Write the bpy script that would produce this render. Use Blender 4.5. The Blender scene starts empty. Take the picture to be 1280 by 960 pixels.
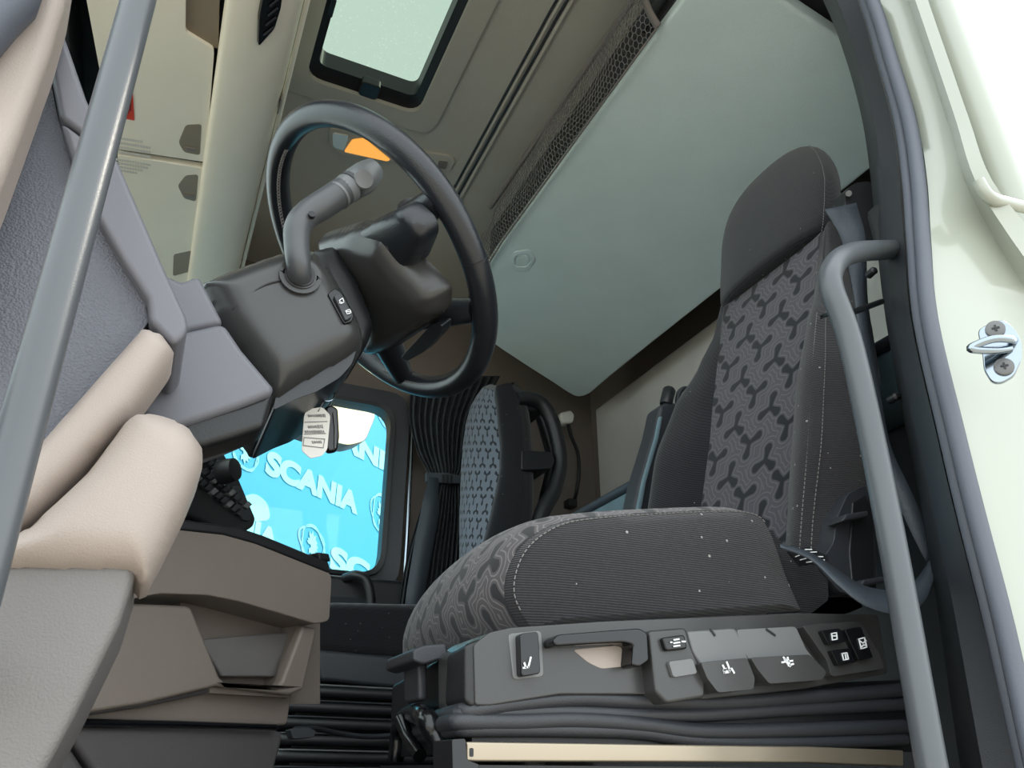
import bpy, bmesh, math, random
from mathutils import Vector as V, Matrix
random.seed(3)
S = bpy.context.scene
COL = S.collection
# ---------------------------------------------------------------- camera
H = 0.25                                   # eye height above the cab floor (z = 0)
FPX, YAW, PIT = 961.0, math.radians(24.5), math.radians(26.5)
CAM = V((0, 0, H))
cR = V((math.cos(YAW), -math.sin(YAW), 0))
cF = V((math.sin(YAW)*math.cos(PIT), math.cos(YAW)*math.cos(PIT), math.sin(PIT)))
cU = cR.cross(cF)
cd = bpy.data.cameras.new('camera'); cam = bpy.data.objects.new('camera', cd); COL.objects.link(cam)
cd.sensor_width = 36; cd.lens = FPX/1280*36; cd.clip_start = 0.02; cd.clip_end = 300
cam.matrix_world = Matrix(((cR.x, cU.x, -cF.x, CAM.x), (cR.y, cU.y, -cF.y, CAM.y), (cR.z, cU.z, -cF.z, CAM.z), (0, 0, 0, 1)))
S.camera = cam
# ---------------------------------------------------------------- world, sun, exposure
w = bpy.data.worlds.new('sky'); S.world = w; w.use_nodes = True
bg = w.node_tree.nodes['Background']; bg.inputs[0].default_value = (0.90, 0.97, 1.0, 1); bg.inputs[1].default_value = 1.5
sd = bpy.data.lights.new('sun', 'SUN'); sd.energy = 4.0; sd.angle = math.radians(1.5); sd.color = (1.0, 0.93, 0.80)
sun = bpy.data.objects.new('sun', sd); COL.objects.link(sun)
sun.rotation_euler = V((0.72, -0.06, 0.69)).to_track_quat('Z', 'Y').to_euler()
S.view_settings.view_transform = 'Standard'; S.view_settings.look = 'None'
S.view_settings.exposure = 0.92; S.view_settings.gamma = 1; S.view_settings.use_curve_mapping = False

# ---------------------------------------------------------------- pixel -> place
def ray(p): return cR*(p[0]-640) - cU*(p[1]-480) + cF*FPX
def PY(p, y): d = ray(p); return CAM + d*(y/d.y)
def PX(p, x): d = ray(p); return CAM + d*(x/d.x)
def PZ(p, z): d = ray(p); return CAM + d*((z-H)/d.z)
def PL(p, o, n):
    d = ray(p); n = V(n); return CAM + d*((V(o)-CAM).dot(n)/d.dot(n))
def pys(ps, y): return [PY(p, y) for p in ps]
def rp(ps, r, k=4):
    out = []; n = len(ps)
    for i in range(n):
        a, b, c = V(ps[i-1]), V(ps[i]), V(ps[(i+1) % n])
        d1 = (a-b).length; d2 = (c-b).length
        if d1 < 1e-9 or d2 < 1e-9: continue
        p = b+(a-b)*min(r/d1, .48); q = b+(c-b)*min(r/d2, .48)
        for j in range(k+1):
            t = j/k; out.append(p*(1-t)**2+b*2*t*(1-t)+q*t*t)
    return out
def cat(ps, k=8):                      # smooth polyline through points
    ps = [V(p) for p in ps]; q = [ps[0]*2-ps[1]]+ps+[ps[-1]*2-ps[-2]]; out = []
    for i in range(1, len(q)-2):
        for j in range(k):
            t = j/k; a, b, c, d = q[i-1:i+3]
            out.append(.5*((2*b)+(c-a)*t+(2*a-5*b+4*c-d)*t*t+(3*b-a-3*c+d)*t**3))
    out.append(ps[-1]); return out
def lerp(a, b, t): return a+(b-a)*t
def resample(ps, n):
    ps = [V(p) for p in ps]; L = [0]
    for i in range(1, len(ps)): L.append(L[-1]+(ps[i]-ps[i-1]).length)
    out = []; j = 0
    for i in range(n):
        s = L[-1]*i/(n-1)
        while j < len(L)-2 and L[j+1] < s: j += 1
        out.append(ps[j].lerp(ps[j+1], (s-L[j])/max(L[j+1]-L[j], 1e-9)))
    return out

# ---------------------------------------------------------------- materials
def srgb(r, g, b):
    f = lambda c: (c/12.92 if c <= .04045 else ((c+.055)/1.055)**2.4)
    return (f(r/255), f(g/255), f(b/255), 1)
class N:
    def __init__(s, name):
        s.m = bpy.data.materials.new(name); s.m.use_nodes = True; s.t = s.m.node_tree
        s.b = s.t.nodes['Principled BSDF']
    def n(s, typ, **k):
        x = s.t.nodes.new(typ)
        for a, v in k.items(): setattr(x, a, v)
        return x
    def put(s, sock, v):
        if isinstance(v, bpy.types.NodeSocket): s.t.links.new(v, sock)
        else: sock.default_value = v
    def M(s, op, a, b=0.0, c=0.0):
        x = s.n('ShaderNodeMath', operation=op)
        for i, v in enumerate((a, b, c)): s.put(x.inputs[i], v)
        return x.outputs[0]
    def mix(s, fac, a, b):
        x = s.n('ShaderNodeMix', data_type='RGBA')
        s.put(x.inputs[0], fac); s.put(x.inputs[6], a); s.put(x.inputs[7], b); return x.outputs[2]
    def step(s, v, lo, hi):
        x = s.n('ShaderNodeMapRange', interpolation_type='SMOOTHSTEP'); s.put(x.inputs[0], v); s.put(x.inputs[1], lo); s.put(x.inputs[2], hi); return x.outputs[0]
def plain(name, rgb, rough=.5, metal=0, grain=0, gscale=600, bump=0.0, spec=.5, var=.06, coat=0):
    q = N(name); b = q.b; c = srgb(*rgb)
    b.inputs['Roughness'].default_value = rough; b.inputs['Metallic'].default_value = metal
    b.inputs['Specular IOR Level'].default_value = spec
    if coat: b.inputs['Coat Weight'].default_value = coat; b.inputs['Coat Roughness'].default_value = .08
    tc = q.n('ShaderNodeTexCoord')
    no = q.n('ShaderNodeTexNoise'); q.t.links.new(tc.outputs['Object'], no.inputs['Vector']); no.inputs['Scale'].default_value = 7; no.inputs['Detail'].default_value = 4
    dk = tuple(x*(1-var*2) for x in c[:3])+(1,); lt = tuple(min(1, x*(1+var)) for x in c[:3])+(1,)
    q.put(b.inputs['Base Color'], q.mix(no.outputs[0], dk, lt))
    if bump:
        n2 = q.n('ShaderNodeTexVoronoi' if grain else 'ShaderNodeTexNoise'); q.t.links.new(tc.outputs['Object'], n2.inputs['Vector']); n2.inputs['Scale'].default_value = gscale
        bp = q.n('ShaderNodeBump'); bp.inputs['Strength'].default_value = bump; bp.inputs['Distance'].default_value = .002
        q.t.links.new(n2.outputs[0], bp.inputs['Height']); q.t.links.new(bp.outputs[0], b.inputs['Normal'])
    return q.m
def knit(name, rgb, lint=.5):
    q = N(name); b = q.b; c = srgb(*rgb); b.inputs['Roughness'].default_value = .95; b.inputs['Specular IOR Level'].default_value = .15
    b.inputs['Sheen Weight'].default_value = .25; b.inputs['Sheen Roughness'].default_value = .5
    tc = q.n('ShaderNodeTexCoord'); uv = tc.outputs['Object']
    wv = q.n('ShaderNodeTexWave', wave_type='BANDS', bands_direction='Z'); q.t.links.new(uv, wv.inputs[0]); wv.inputs['Scale'].default_value = 120; wv.inputs['Distortion'].default_value = .6
    no = q.n('ShaderNodeTexNoise'); q.t.links.new(uv, no.inputs[0]); no.inputs['Scale'].default_value = 260
    sp = q.n('ShaderNodeTexVoronoi'); q.t.links.new(uv, sp.inputs[0]); sp.inputs['Scale'].default_value = 42
    spk = q.M('LESS_THAN', sp.outputs['Distance'], .055*lint)
    dk = tuple(x*.55 for x in c[:3])+(1,); lt = tuple(x*1.35 for x in c[:3])+(1,)
    col = q.mix(q.M('MULTIPLY', wv.outputs['Color'], no.outputs[0]), dk, lt)
    q.put(b.inputs['Base Color'], q.mix(spk, col, srgb(150, 148, 145)))
    bp = q.n('ShaderNodeBump'); bp.inputs['Strength'].default_value = .5; bp.inputs['Distance'].default_value = .0015
    q.t.links.new(wv.outputs['Fac'], bp.inputs['Height']); q.t.links.new(bp.outputs[0], b.inputs['Normal'])
    return q.m
def pattern(name, cell, ground, dark, line, rot=0.3):
    """woven print: three-armed dark figures in a staggered grid with thin contour lines round them (uv in metres)"""
    q = N(name); b = q.b; b.inputs['Roughness'].default_value = .92; b.inputs['Specular IOR Level'].default_value = .15; b.inputs['Sheen Weight'].default_value = .2
    uv = q.n('ShaderNodeUVMap').outputs[0]
    sx = q.n('ShaderNodeSeparateXYZ'); q.t.links.new(uv, sx.inputs[0])
    X = q.M('DIVIDE', sx.outputs[0], cell); Yv = q.M('DIVIDE', sx.outputs[1], cell*1.15)
    best = None
    for k, (ox, oy, a0) in enumerate(((0, 0, rot), (.5, .5, rot+1.05))):
        x = q.M('ADD', X, ox); y = q.M('ADD', Yv, oy)
        x = q.M('SUBTRACT', x, q.M('ROUND', x)); y = q.M('SUBTRACT', y, q.M('ROUND', y))
        y = q.M('MULTIPLY', y, 1.15)
        for i in range(3):
            a = a0+i*2.0944; dx, dy = math.cos(a), math.sin(a)
            t = q.M('MINIMUM', q.M('MAXIMUM', q.M('ADD', q.M('MULTIPLY', x, dx), q.M('MULTIPLY', y, dy)), 0.0), .25)
            ex = q.M('SUBTRACT', x, q.M('MULTIPLY', t, dx)); ey = q.M('SUBTRACT', y, q.M('MULTIPLY', t, dy))
            d = q.M('SQRT', q.M('ADD', q.M('MULTIPLY', ex, ex), q.M('MULTIPLY', ey, ey)))
            # arms swell at the ends
            d = q.M('SUBTRACT', d, q.M('ADD', .048, q.M('MULTIPLY', q.M('MULTIPLY', t, t), .75)))
            best = d if best is None else q.M('MINIMUM', best, d)
    no = q.n('ShaderNodeTexNoise'); no.inputs['Scale'].default_value = 700; q.t.links.new(uv, no.inputs[0])
    inside = q.M('SUBTRACT', 1.0, q.step(best, -.006, .012))
    fr = q.M('FRACT', q.M('MULTIPLY', q.M('MAXIMUM', best, 0.0), 11.0))
    ln = q.M('MULTIPLY', q.M('LESS_THAN', q.M('ABSOLUTE', q.M('SUBTRACT', fr, .55)), .13), q.M('SUBTRACT', 1.0, inside))
    g = q.mix(no.outputs[0], tuple(x*.7 for x in srgb(*ground)[:3])+(1,), tuple(x*1.25 for x in srgb(*ground)[:3])+(1,))
    c = q.mix(q.M('MULTIPLY', ln, .8), g, srgb(*line)); c = q.mix(inside, c, srgb(*dark))
    q.put(b.inputs['Base Color'], c)
    bp = q.n('ShaderNodeBump'); bp.inputs['Strength'].default_value = .35; bp.inputs['Distance'].default_value = .002
    q.t.links.new(best, bp.inputs['Height']); q.t.links.new(bp.outputs[0], b.inputs['Normal'])
    return q.m
MT = {}
MT['paint'] = plain('cream white paint', (158, 163, 152), .25, coat=.6, var=.01)
MT['seal'] = plain('grey rubber seal', (88, 92, 102), .6, bump=.15, gscale=500)
MT['pillar'] = plain('dark grey pillar plastic', (46, 48, 53), .45, bump=.2, gscale=700)
MT['black'] = plain('black plastic', (26, 27, 30), .45, bump=.15, gscale=500)
MT['blackgloss'] = plain('glossy black plastic', (16, 17, 20), .18)
MT['bar'] = plain('grey coated steel tube', (80, 84, 89), .33, bump=.08, gscale=900)
MT['dashgrey'] = plain('blue grey soft plastic', (104, 104, 111), .45, bump=.12, gscale=800)
MT['grain'] = plain('grained charcoal vinyl', (96, 98, 107), .55, grain=1, gscale=480, bump=.55)
MT['beige'] = plain('warm beige plastic', (164, 152, 144), .5, bump=.25, gscale=700)
MT['taupe'] = plain('taupe plastic', (126, 116, 108), .5, bump=.25, gscale=700)
MT['taupedark'] = plain('dark taupe plastic', (82, 79, 80), .55, bump=.25, gscale=600)
MT['lowgrey'] = plain('grey grained plastic', (112, 109, 108), .42, bump=.35, gscale=500)
MT['column'] = plain('charcoal satin plastic', (58, 58, 58), .27, bump=.08, gscale=800)
MT['leather'] = plain('dark leather', (31, 34, 39), .28, bump=.2, gscale=500)
MT['stalk'] = plain('grey stalk plastic', (74, 76, 79), .38, bump=.1, gscale=700)
MT['stalktip'] = plain('light grey stalk plastic', (108, 111, 113), .36)
MT['cream'] = plain('cream overhead plastic', (244, 237, 222), .5, bump=.15, gscale=500, var=.03)
MT['latch'] = plain('brown recess plastic', (142, 128, 110), .5)
MT['head'] = plain('grey felt headliner', (186, 182, 172), .95, bump=.6, gscale=420, var=.04)
MT['felt'] = plain('pale grey green felt', (206, 222, 223), .95, bump=.5, gscale=380, var=.05)
MT['rearwall'] = plain('pale grey wall plastic', (212, 209, 203), .6, bump=.2, gscale=500)
MT['brown'] = plain('brown grey felt', (124, 114, 106), .9, bump=.4, gscale=400)
MT['net'] = plain('grey net cord', (118, 116, 116), .8)
MT['netrim'] = plain('grey net binding', (118, 112, 110), .8, bump=.3, gscale=500)
MT['rail'] = plain('brushed steel', (166, 154, 136), .32, metal=.75)
MT['steel'] = plain('bright steel', (150, 160, 170), .16, metal=1)
MT['mirrortint'] = plain('mirror with cream reflection tint', (226, 212, 172), .03, metal=1, var=.01)  # cream of the mirrored surroundings is put into the base colour
MT['curtain'] = plain('black curtain fabric', (52, 56, 60), .9, bump=.3, gscale=300)
MT['belt'] = plain('slate seat belt webbing', (58, 65, 73), .55, bump=.4, gscale=350)
MT['mattress'] = plain('blue grey felt', (98, 120, 128), .95, bump=.8, gscale=240, var=.2)
MT['knit'] = knit('charcoal knit seat fabric', (54, 53, 56), 1.3)
MT['velour'] = knit('dark velour seat fabric', (34, 34, 39), .8)
MT['pat'] = pattern('seat print', .094, (72, 69, 74), (23, 24, 29), (95, 91, 95))
MT['patc'] = pattern('cushion print', .085, (78, 74, 77), (26, 27, 31), (122, 116, 114), 1.2)
MT['patp'] = pattern('passenger seat print', .075, (104, 110, 120), (26, 28, 34), (112, 118, 128), 1.57)
MT['stitch'] = plain('pale thread', (118, 116, 115), .8)
MT['silver'] = plain('satin grey button plastic', (106, 107, 108), .34)
MT['white'] = plain('white print', (235, 238, 240), .6)
MT['paper'] = plain('white card', (226, 223, 216), .7)
MT['ink'] = plain('grey ink', (120, 118, 122), .7)
MT['red'] = plain('red warning sticker', (214, 62, 34), .5)
MT['redink'] = plain('dark red print', (120, 30, 20), .5)
MT['orange'] = plain('orange lens', (255, 170, 60), .25)
MT['clear'] = plain('clear lens', (225, 225, 215), .12)
for k_, c_, e_ in (('orange', (1, .42, .06, 1), .45), ('clear', (1, .85, .6, 1), .0)):
    MT[k_].node_tree.nodes['Principled BSDF'].inputs['Emission Color'].default_value = c_; MT[k_].node_tree.nodes['Principled BSDF'].inputs['Emission Strength'].default_value = e_
MT['blue'] = plain('cyan banner fabric', (0, 134, 172), .7, var=.03)
MT['pale'] = plain('pale cyan print', (116, 194, 206), .7, var=.01)
MT['concrete'] = plain('concrete', (158, 152, 142), .9, bump=.5, gscale=30)
def glass(name, tint, dust, dustcol):
    q = N(name); t = q.t; out = t.nodes['Material Output']
    tr = q.n('ShaderNodeBsdfTransparent'); tr.inputs[0].default_value = tint
    gl = q.n('ShaderNodeBsdfGlossy'); gl.inputs['Roughness'].default_value = .03
    df = q.n('ShaderNodeBsdfTranslucent'); df.inputs[0].default_value = dustcol
    m1 = q.n('ShaderNodeMixShader'); m1.inputs[0].default_value = .02; t.links.new(tr.outputs[0], m1.inputs[1]); t.links.new(gl.outputs[0], m1.inputs[2])
    tc = q.n('ShaderNodeTexCoord'); vo = q.n('ShaderNodeTexVoronoi'); vo.inputs['Scale'].default_value = 55; t.links.new(tc.outputs['Object'], vo.inputs[0])
    no = q.n('ShaderNodeTexNoise'); no.inputs['Scale'].default_value = 9; t.links.new(tc.outputs['Object'], no.inputs[0])
    f = q.M('ADD', q.M('MULTIPLY', q.M('LESS_THAN', vo.outputs['Distance'], q.M('MULTIPLY', no.outputs[0], .35)), .5*dust), .35*dust)
    m2 = q.n('ShaderNodeMixShader'); t.links.new(f, m2.inputs[0]); t.links.new(m1.outputs[0], m2.inputs[1]); t.links.new(df.outputs[0], m2.inputs[2])
    t.links.new(m2.outputs[0], out.inputs[0]); return q.m
MT['pane'] = glass('window glass', (.93, .98, .97, 1), .03, (.9, .95, .95, 1))
MT['roofpane'] = glass('dusty roof glass', (.42, .475, .44, 1), .42, (.42, .45, .38, 1))

# ---------------------------------------------------------------- mesh helpers
def setp(o, label=None, cat_=None, group=None, kind=None):
    for k, v in (('label', label), ('category', cat_), ('group', group), ('kind', kind)):
        if v: o[k] = v
    return o
def top(name, loc, label, cat_, group=None):
    o = bpy.data.objects.new(name, None); COL.objects.link(o); o.location = loc; o.empty_display_size = .05
    return setp(o, label, cat_, group)
def wloc(o):
    l = V((0, 0, 0))
    while o: l += o.location; o = o.parent
    return l
def mk(name, vs, fs, mat, par=None, smooth=True, bev=0, seg=3, sub=0, solid=0, uvs=None, angle=40):
    vs = [V(v) for v in vs]
    lo = V([min(v[i] for v in vs) for i in range(3)]); hi = V([max(v[i] for v in vs) for i in range(3)]); c = (lo+hi)/2
    me = bpy.data.meshes.new(name); me.from_pydata([v-c for v in vs], [], fs)
    if uvs:
        ul = me.uv_layers.new(name='UVMap')
        for l in me.loops: ul.data[l.index].uv = uvs[l.vertex_index]
    bm = bmesh.new(); bm.from_mesh(me); bmesh.ops.recalc_face_normals(bm, faces=bm.faces); bm.to_mesh(me); bm.free()
    me.materials.append(MT[mat])
    o = bpy.data.objects.new(name, me); COL.objects.link(o)
    if par: o.parent = par; o.location = c-wloc(par)
    else: o.location = c
    if smooth:
        for p in me.polygons: p.use_smooth = True
    if solid:
        m = o.modifiers.new('solid', 'SOLIDIFY'); m.thickness = solid; m.offset = 0
    if bev:
        m = o.modifiers.new('bevel', 'BEVEL'); m.width = bev; m.segments = seg; m.limit_method = 'ANGLE'; m.angle_limit = math.radians(30); m.use_clamp_overlap = True
    if sub:
        m = o.modifiers.new('sub', 'SUBSURF'); m.levels = sub; m.render_levels = sub
    elif smooth:
        me.set_sharp_from_angle(angle=math.radians(angle))
        if bev:
            m = o.modifiers.new('wn', 'WEIGHTED_NORMAL'); m.keep_sharp = False
    return o
def prism(name, pts, vec, mat, par=None, **k):
    n = len(pts); vec = V(vec); vs = list(pts)+[V(p)+vec for p in pts]
    fs = [tuple(range(n)), tuple(range(2*n-1, n-1, -1))]+[(i, (i+1) % n, n+(i+1) % n, n+i) for i in range(n)]
    return mk(name, vs, fs, mat, par, **k)
def loft(name, rows, mat, par=None, closed=False, caps=False, uvscale=True, uv0=(0, 0), **k):
    nr, nc = len(rows), len(rows[0]); vs = [V(p) for r in rows for p in r]; fs = []
    for i in range(nr-1):
        for j in range(nc if closed else nc-1):
            j2 = (j+1) % nc; fs.append((i*nc+j, i*nc+j2, (i+1)*nc+j2, (i+1)*nc+j))
    if caps: fs += [tuple(range(nc-1, -1, -1)), tuple((nr-1)*nc+j for j in range(nc))]
    uvs = [None]*len(vs)
    for i in range(nr):
        u = 0; L = [0]
        for j in range(1, nc): u += (V(rows[i][j])-V(rows[i][j-1])).length; L.append(u)
        for j in range(nc): uvs[i*nc+j] = [L[j]-u/2+uv0[0], 0]
    for j in range(nc):
        v = 0
        for i in range(nr):
            if i: v += (V(rows[i][nc//2])-V(rows[i-1][nc//2])).length
            uvs[i*nc+j][1] = v+uv0[1]
    return mk(name, vs, fs, mat, par, uvs=uvs, **k)
def tube(name, path, r, mat, par=None, n=12, closed=False, flat=None, **k):
    path = [V(p) for p in path]; m = len(path); rs = r if isinstance(r, (list, tuple)) else [r]*m
    rows = []; pu = None
    for i in range(m):
        a = path[i-1] if (i or closed) else path[0]; b = path[(i+1) % m] if (i < m-1 or closed) else path[-1]
        t = (b-a).normalized()
        if pu is None: pu = t.cross(V((0, 0, 1)) if abs(t.z) < .9 else V((1, 0, 0))).normalized()
        u = (pu-t*pu.dot(t)).normalized(); pu = u; vv = t.cross(u)
        rows.append([path[i]+(u*math.cos(x)+vv*math.sin(x))*rs[i] for x in [2*math.pi*j/n for j in range(n)]])
    if closed: rows.append(rows[0])
    return loft(name, rows, mat, par, closed=True, caps=not closed, **k)
def pillow(name, pts, vec, mat, par=None, rad=.02, dome=0.0, **k):
    """prism whose front rises softly from its outline: depth follows the distance to the edge"""
    from mathutils.geometry import delaunay_2d_cdt
    pts = [V(p) for p in pts]; vec = V(vec); d = vec.normalized(); o0_ = pts[0]
    e1 = max(((p-o0_) for p in pts), key=lambda q: q.length).normalized(); e1 = (e1-d*e1.dot(d)).normalized(); e2 = d.cross(e1)
    per = sum((pts[m]-pts[m-1]).length for m in range(len(pts))); nb = max(60, int(per/.006))
    ring_ = resample(pts+[pts[0]], nb+1)[:-1]
    base = [(p-o0_).dot(d) for p in ring_]
    P2 = [V(((p-o0_).dot(e1), (p-o0_).dot(e2))) for p in ring_]; n = len(P2)
    def dist(q):
        best = 9
        for m in range(n):
            a, b = P2[m-1], P2[m]; ab = b-a; t = max(0, min(1, (q-a).dot(ab)/ab.length_squared)); best = min(best, (q-a-ab*t).length_squared)
        return math.sqrt(best)
    def inside(q):
        c = False
        for m in range(n):
            a, b = P2[m-1], P2[m]
            if (a.y > q.y) != (b.y > q.y) and q.x < (b.x-a.x)*(q.y-a.y)/(b.y-a.y)+a.x: c = not c
        return c
    xs = [p.x for p in P2]; ys_ = [p.y for p in P2]; stp_ = max(.005, math.sqrt((max(xs)-min(xs))*(max(ys_)-min(ys_))/1100)); inn = []
    y = min(ys_); row = 0
    while y < max(ys_):
        x = min(xs)+(stp_/2 if row % 2 else 0)
        while x < max(xs):
            q = V((x, y))
            if inside(q):
                dq = dist(q)
                if dq > stp_*.45: inn.append((q, dq))
            x += stp_
        y += stp_*.87; row += 1
    res = delaunay_2d_cdt(P2+[q for q, _ in inn], [(m, (m+1) % n) for m in range(n)], [], 1, 1e-6)
    mx = max([q for _, q in inn]+[rad]); vs = []
    dm = [0.0]*n+[q for _, q in inn]; og = res[3]
    for vi, q in enumerate(res[0]):
        src = og[vi][0] if og[vi] else 0; dq = dm[src]; f_ = min(1, dq/rad); h = rad*(1-math.sqrt(max(0, 1-(1-f_)**2)))-dome*(1-(1-dq/mx)**2)
        vs.append(o0_+e1*q.x+e2*q.y+d*h)
    fs = [tuple(f) for f in res[2]]
    nv_ = len(vs); first = [None]*n
    for vi, srcs in enumerate(og):
        for s__ in srcs:
            if s__ < n: first[s__] = vi
    vs += [p+vec for p in ring_]
    for m in range(n):
        a, b = first[m-1], first[m]
        if a is not None and b is not None and a != b: fs.append((a, b, nv_+m, nv_+(m-1) % n))
    fs.append(tuple(nv_+m for m in range(n)))
    k.setdefault('angle', 75)
    return mk(name, vs, fs, mat, par, **k)
def box(name, a, b, mat, par=None, **k):
    (x0, y0, z0), (x1, y1, z1) = a, b
    return prism(name, [V((x0, y0, z0)), V((x1, y0, z0)), V((x1, y1, z0)), V((x0, y1, z0))], (0, 0, z1-z0), mat, par, **k)
def ribbon(name, left, right, mat, par=None, th=.002, n=60, **k):
    return loft(name, [[a, (V(a)+V(b))/2, b] for a, b in zip(resample(cat(left), n), resample(cat(right), n))], mat, par, solid=th, **k)
def join(name, parts, mat, par=None, kind='stuff', **k):     # many tiny pieces of one part
    vs, fs = [], []
    for pv, pf in parts:
        b = len(vs); vs += pv; fs += [tuple(i+b for i in f) for f in pf]
    o = mk(name, vs, fs, mat, par, **k)
    if kind: o['kind'] = kind
    return o
def boxdata(c, ax, ay, az):
    vs = [V(c)+ax*i+ay*j+az*l for l in (-1, 1) for j in (-1, 1) for i in (-1, 1)]
    return vs, [(0, 1, 3, 2), (4, 6, 7, 5), (0, 4, 5, 1), (2, 3, 7, 6), (0, 2, 6, 4), (1, 5, 7, 3)]
def struct(o, label=None): o['kind'] = 'structure'; return setp(o, label)
def strokes(name, lines, w, mat, par, nrm):    # flat printed strokes: each line a list of points on a face with normal nrm
    parts = []; nrm = V(nrm).normalized()
    for ln in lines:
        for a, b in zip(ln[:-1], ln[1:]):
            a, b = V(a), V(b); t = (b-a); L = t.length
            if L < 1e-6: continue
            t /= L; s = nrm.cross(t).normalized()
            parts.append(boxdata((a+b)/2+nrm*.0006, t*(L/2+w*.4), s*w/2, nrm*.0005))
    return join(name, parts, mat, par, kind=None, smooth=False)
def stitches(name, path, ln, gap, w, mat, par, lift=V((0, 0, 0))):
    ps = [V(p) for p in path]; tot = sum((ps[i+1]-ps[i]).length for i in range(len(ps)-1)); n = max(2, int(tot/(ln+gap)))
    pts = resample(ps, n*4+1); parts = []
    for i in range(n):
        a, b = pts[i*4]+lift, pts[i*4+3]+lift; t = (b-a).normalized(); s = t.cross(V((.3, .8, .5))).normalized(); q = t.cross(s)
        parts.append(boxdata((a+b)/2, t*ln/2, s*w/2, q*w/2))
    return join(name, parts, mat, par)

# ================================================================ THE SETTING
struct(box('ground', (-25, -25, -1.55), (25, 25, -1.45), 'concrete', smooth=False))
struct(box('floor', (-.65, .55, -.08), (1.80, 2.92, 0), 'black', bev=.01))
def holed(name, mat, us, vs_, f, th):
    pts = [f(u, v) for v in vs_ for u in us]; fs = []
    for j in range(3):
        for i in range(3):
            if (i, j) != (1, 1): fs.append((j*4+i, j*4+i+1, j*4+i+5, j*4+i+4))
    return mk(name, pts, fs, mat, None, smooth=False, solid=th)
ZC = H+1.9
ceil_ = struct(holed('ceiling', 'head', [-.45, .115, .495, 1.8], [.40, .90, 1.80, 2.95], lambda u, v: V((u, v, ZC+.02)), .04))
def rrect(x0, x1, y0, y1, r, f, k=5):
    return [f(p.x, p.y) for p in [V((q[0], q[1])) for q in rp([(x0, y0), (x1, y0), (x1, y1), (x0, y1)], r, k)]]
def ring(name, inner, outer, vec, mat, par=None, **k):
    vec = V(vec); return loft(name, [[p+vec for p in outer], outer, inner, [p+vec for p in inner], [p+vec for p in outer]], mat, par, closed=True, **k)
# roof hatch
fz = lambda z: (lambda x, y: V((x, y, z)))
wt = top('window_2', (.3, 1.35, ZC), None, None); wt['kind'] = 'structure'
ring('surround', rrect(.125, .482, .86, 1.79, .05, fz(ZC-.022)), rrect(.05, .555, .80, 1.87, .07, fz(ZC-.012)), (0, 0, .02), 'head', wt, angle=60)
ring('rubber_frame', rrect(.150, .458, .90, 1.745, .03, fz(ZC+.005)), rrect(.122, .486, .86, 1.795, .04, fz(ZC-.008)), (0, 0, .06), 'black', wt)
prism('pane', rrect(.13, .478, .87, 1.78, .04, fz(ZC+.066)), (0, 0, .006), 'roofpane', wt, smooth=False)
prism('catch', rrect(.285, .345, 1.73, 1.79, .015, fz(ZC-.02)), (0, 0, .03), 'black', wt, bev=.004)
prism('catch', rrect(.138, .152, 1.50, 1.56, .004, fz(ZC-.005)), (0, 0, .03), 'black', wt)
# ceiling seams and side panels
for x0, m, r in ((.70, 'pillar', .004), (.712, 'head', .006), (.727, 'pillar', .004), (.74, 'head', .007)):
    struct(tube('trim_1', [(x0, .5, ZC-.004), (x0+.004, 1.3, ZC-.004), (x0+.02, 2.2, ZC-.004)], r, m, ceil_, n=8))
# walls
struct(box('wall_rear', (1.72, .55, -.05), (1.80, 2.95, 2.2), 'brown', bev=.01))
struct(prism('trim_2', [V((1.70, 2.80, H+.5)), V((1.70, .62, H+.5)), V((1.70, .62, H+1.49)), V((1.70, 2.80, H+1.49))], (.03, 0, 0), 'rearwall', bev=.012))
wp = struct(holed('wall_passenger', 'brown', [-.65, -.25, .79, 1.8], [-.08, H+.62, H+1.365, 2.2], lambda u, v: V((u, 2.90, v)), .06))
fy = lambda y: (lambda x, z: V((x, y, z)))
w1 = top('window_1', (.3, 2.84, H+.62), None, None); w1['kind'] = 'structure'
ring('window_frame', rrect(-.20, .745, H+.635, H+1.315, .09, fy(2.815)), rrect(-.28, .815, H+.58, H+1.385, .10, fy(2.80)), (0, .07, 0), 'pillar', w1, angle=60)
ring('rubber_seal', rrect(-.20, .738, H+.64, H+1.31, .085, fy(2.80)), rrect(-.215, .755, H+.625, H+1.325, .09, fy(2.795)), (0, .03, 0), 'black', w1)
prism('pane', rrect(-.21, .75, H+.63, H+1.32, .09, fy(2.845)), (0, .005, 0), 'pane', w1, smooth=False)
tube('window_channel', [(.832, 2.79, H+.25), (.832, 2.79, H+.8), (.826, 2.79, H+1.38)], .008, 'steel', w1)
d1 = top('door_1', (.3, 2.8, 0), None, None); d1['kind'] = 'structure'
box('door_panel', (-.35, 2.74, .02), (.86, 2.86, H+.61), 'black', d1, bev=.02)
prism('armrest', [V((-.3, 2.66, H+.40)), V((.60, 2.66, H+.40)), V((.70, 2.72, H+.50)), V((.70, 2.75, H+.55)), V((-.3, 2.75, H+.55))], (0, 0, -.10), 'pillar', d1, bev=.02)
tube('pull_handle', cat([(.60, 2.745, H+.60), (.625, 2.68, H+.60), (.66, 2.66, H+.575), (.68, 2.66, H+.50), (.68, 2.67, H+.42), (.66, 2.74, H+.36)]), .017, 'black', d1)
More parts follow.
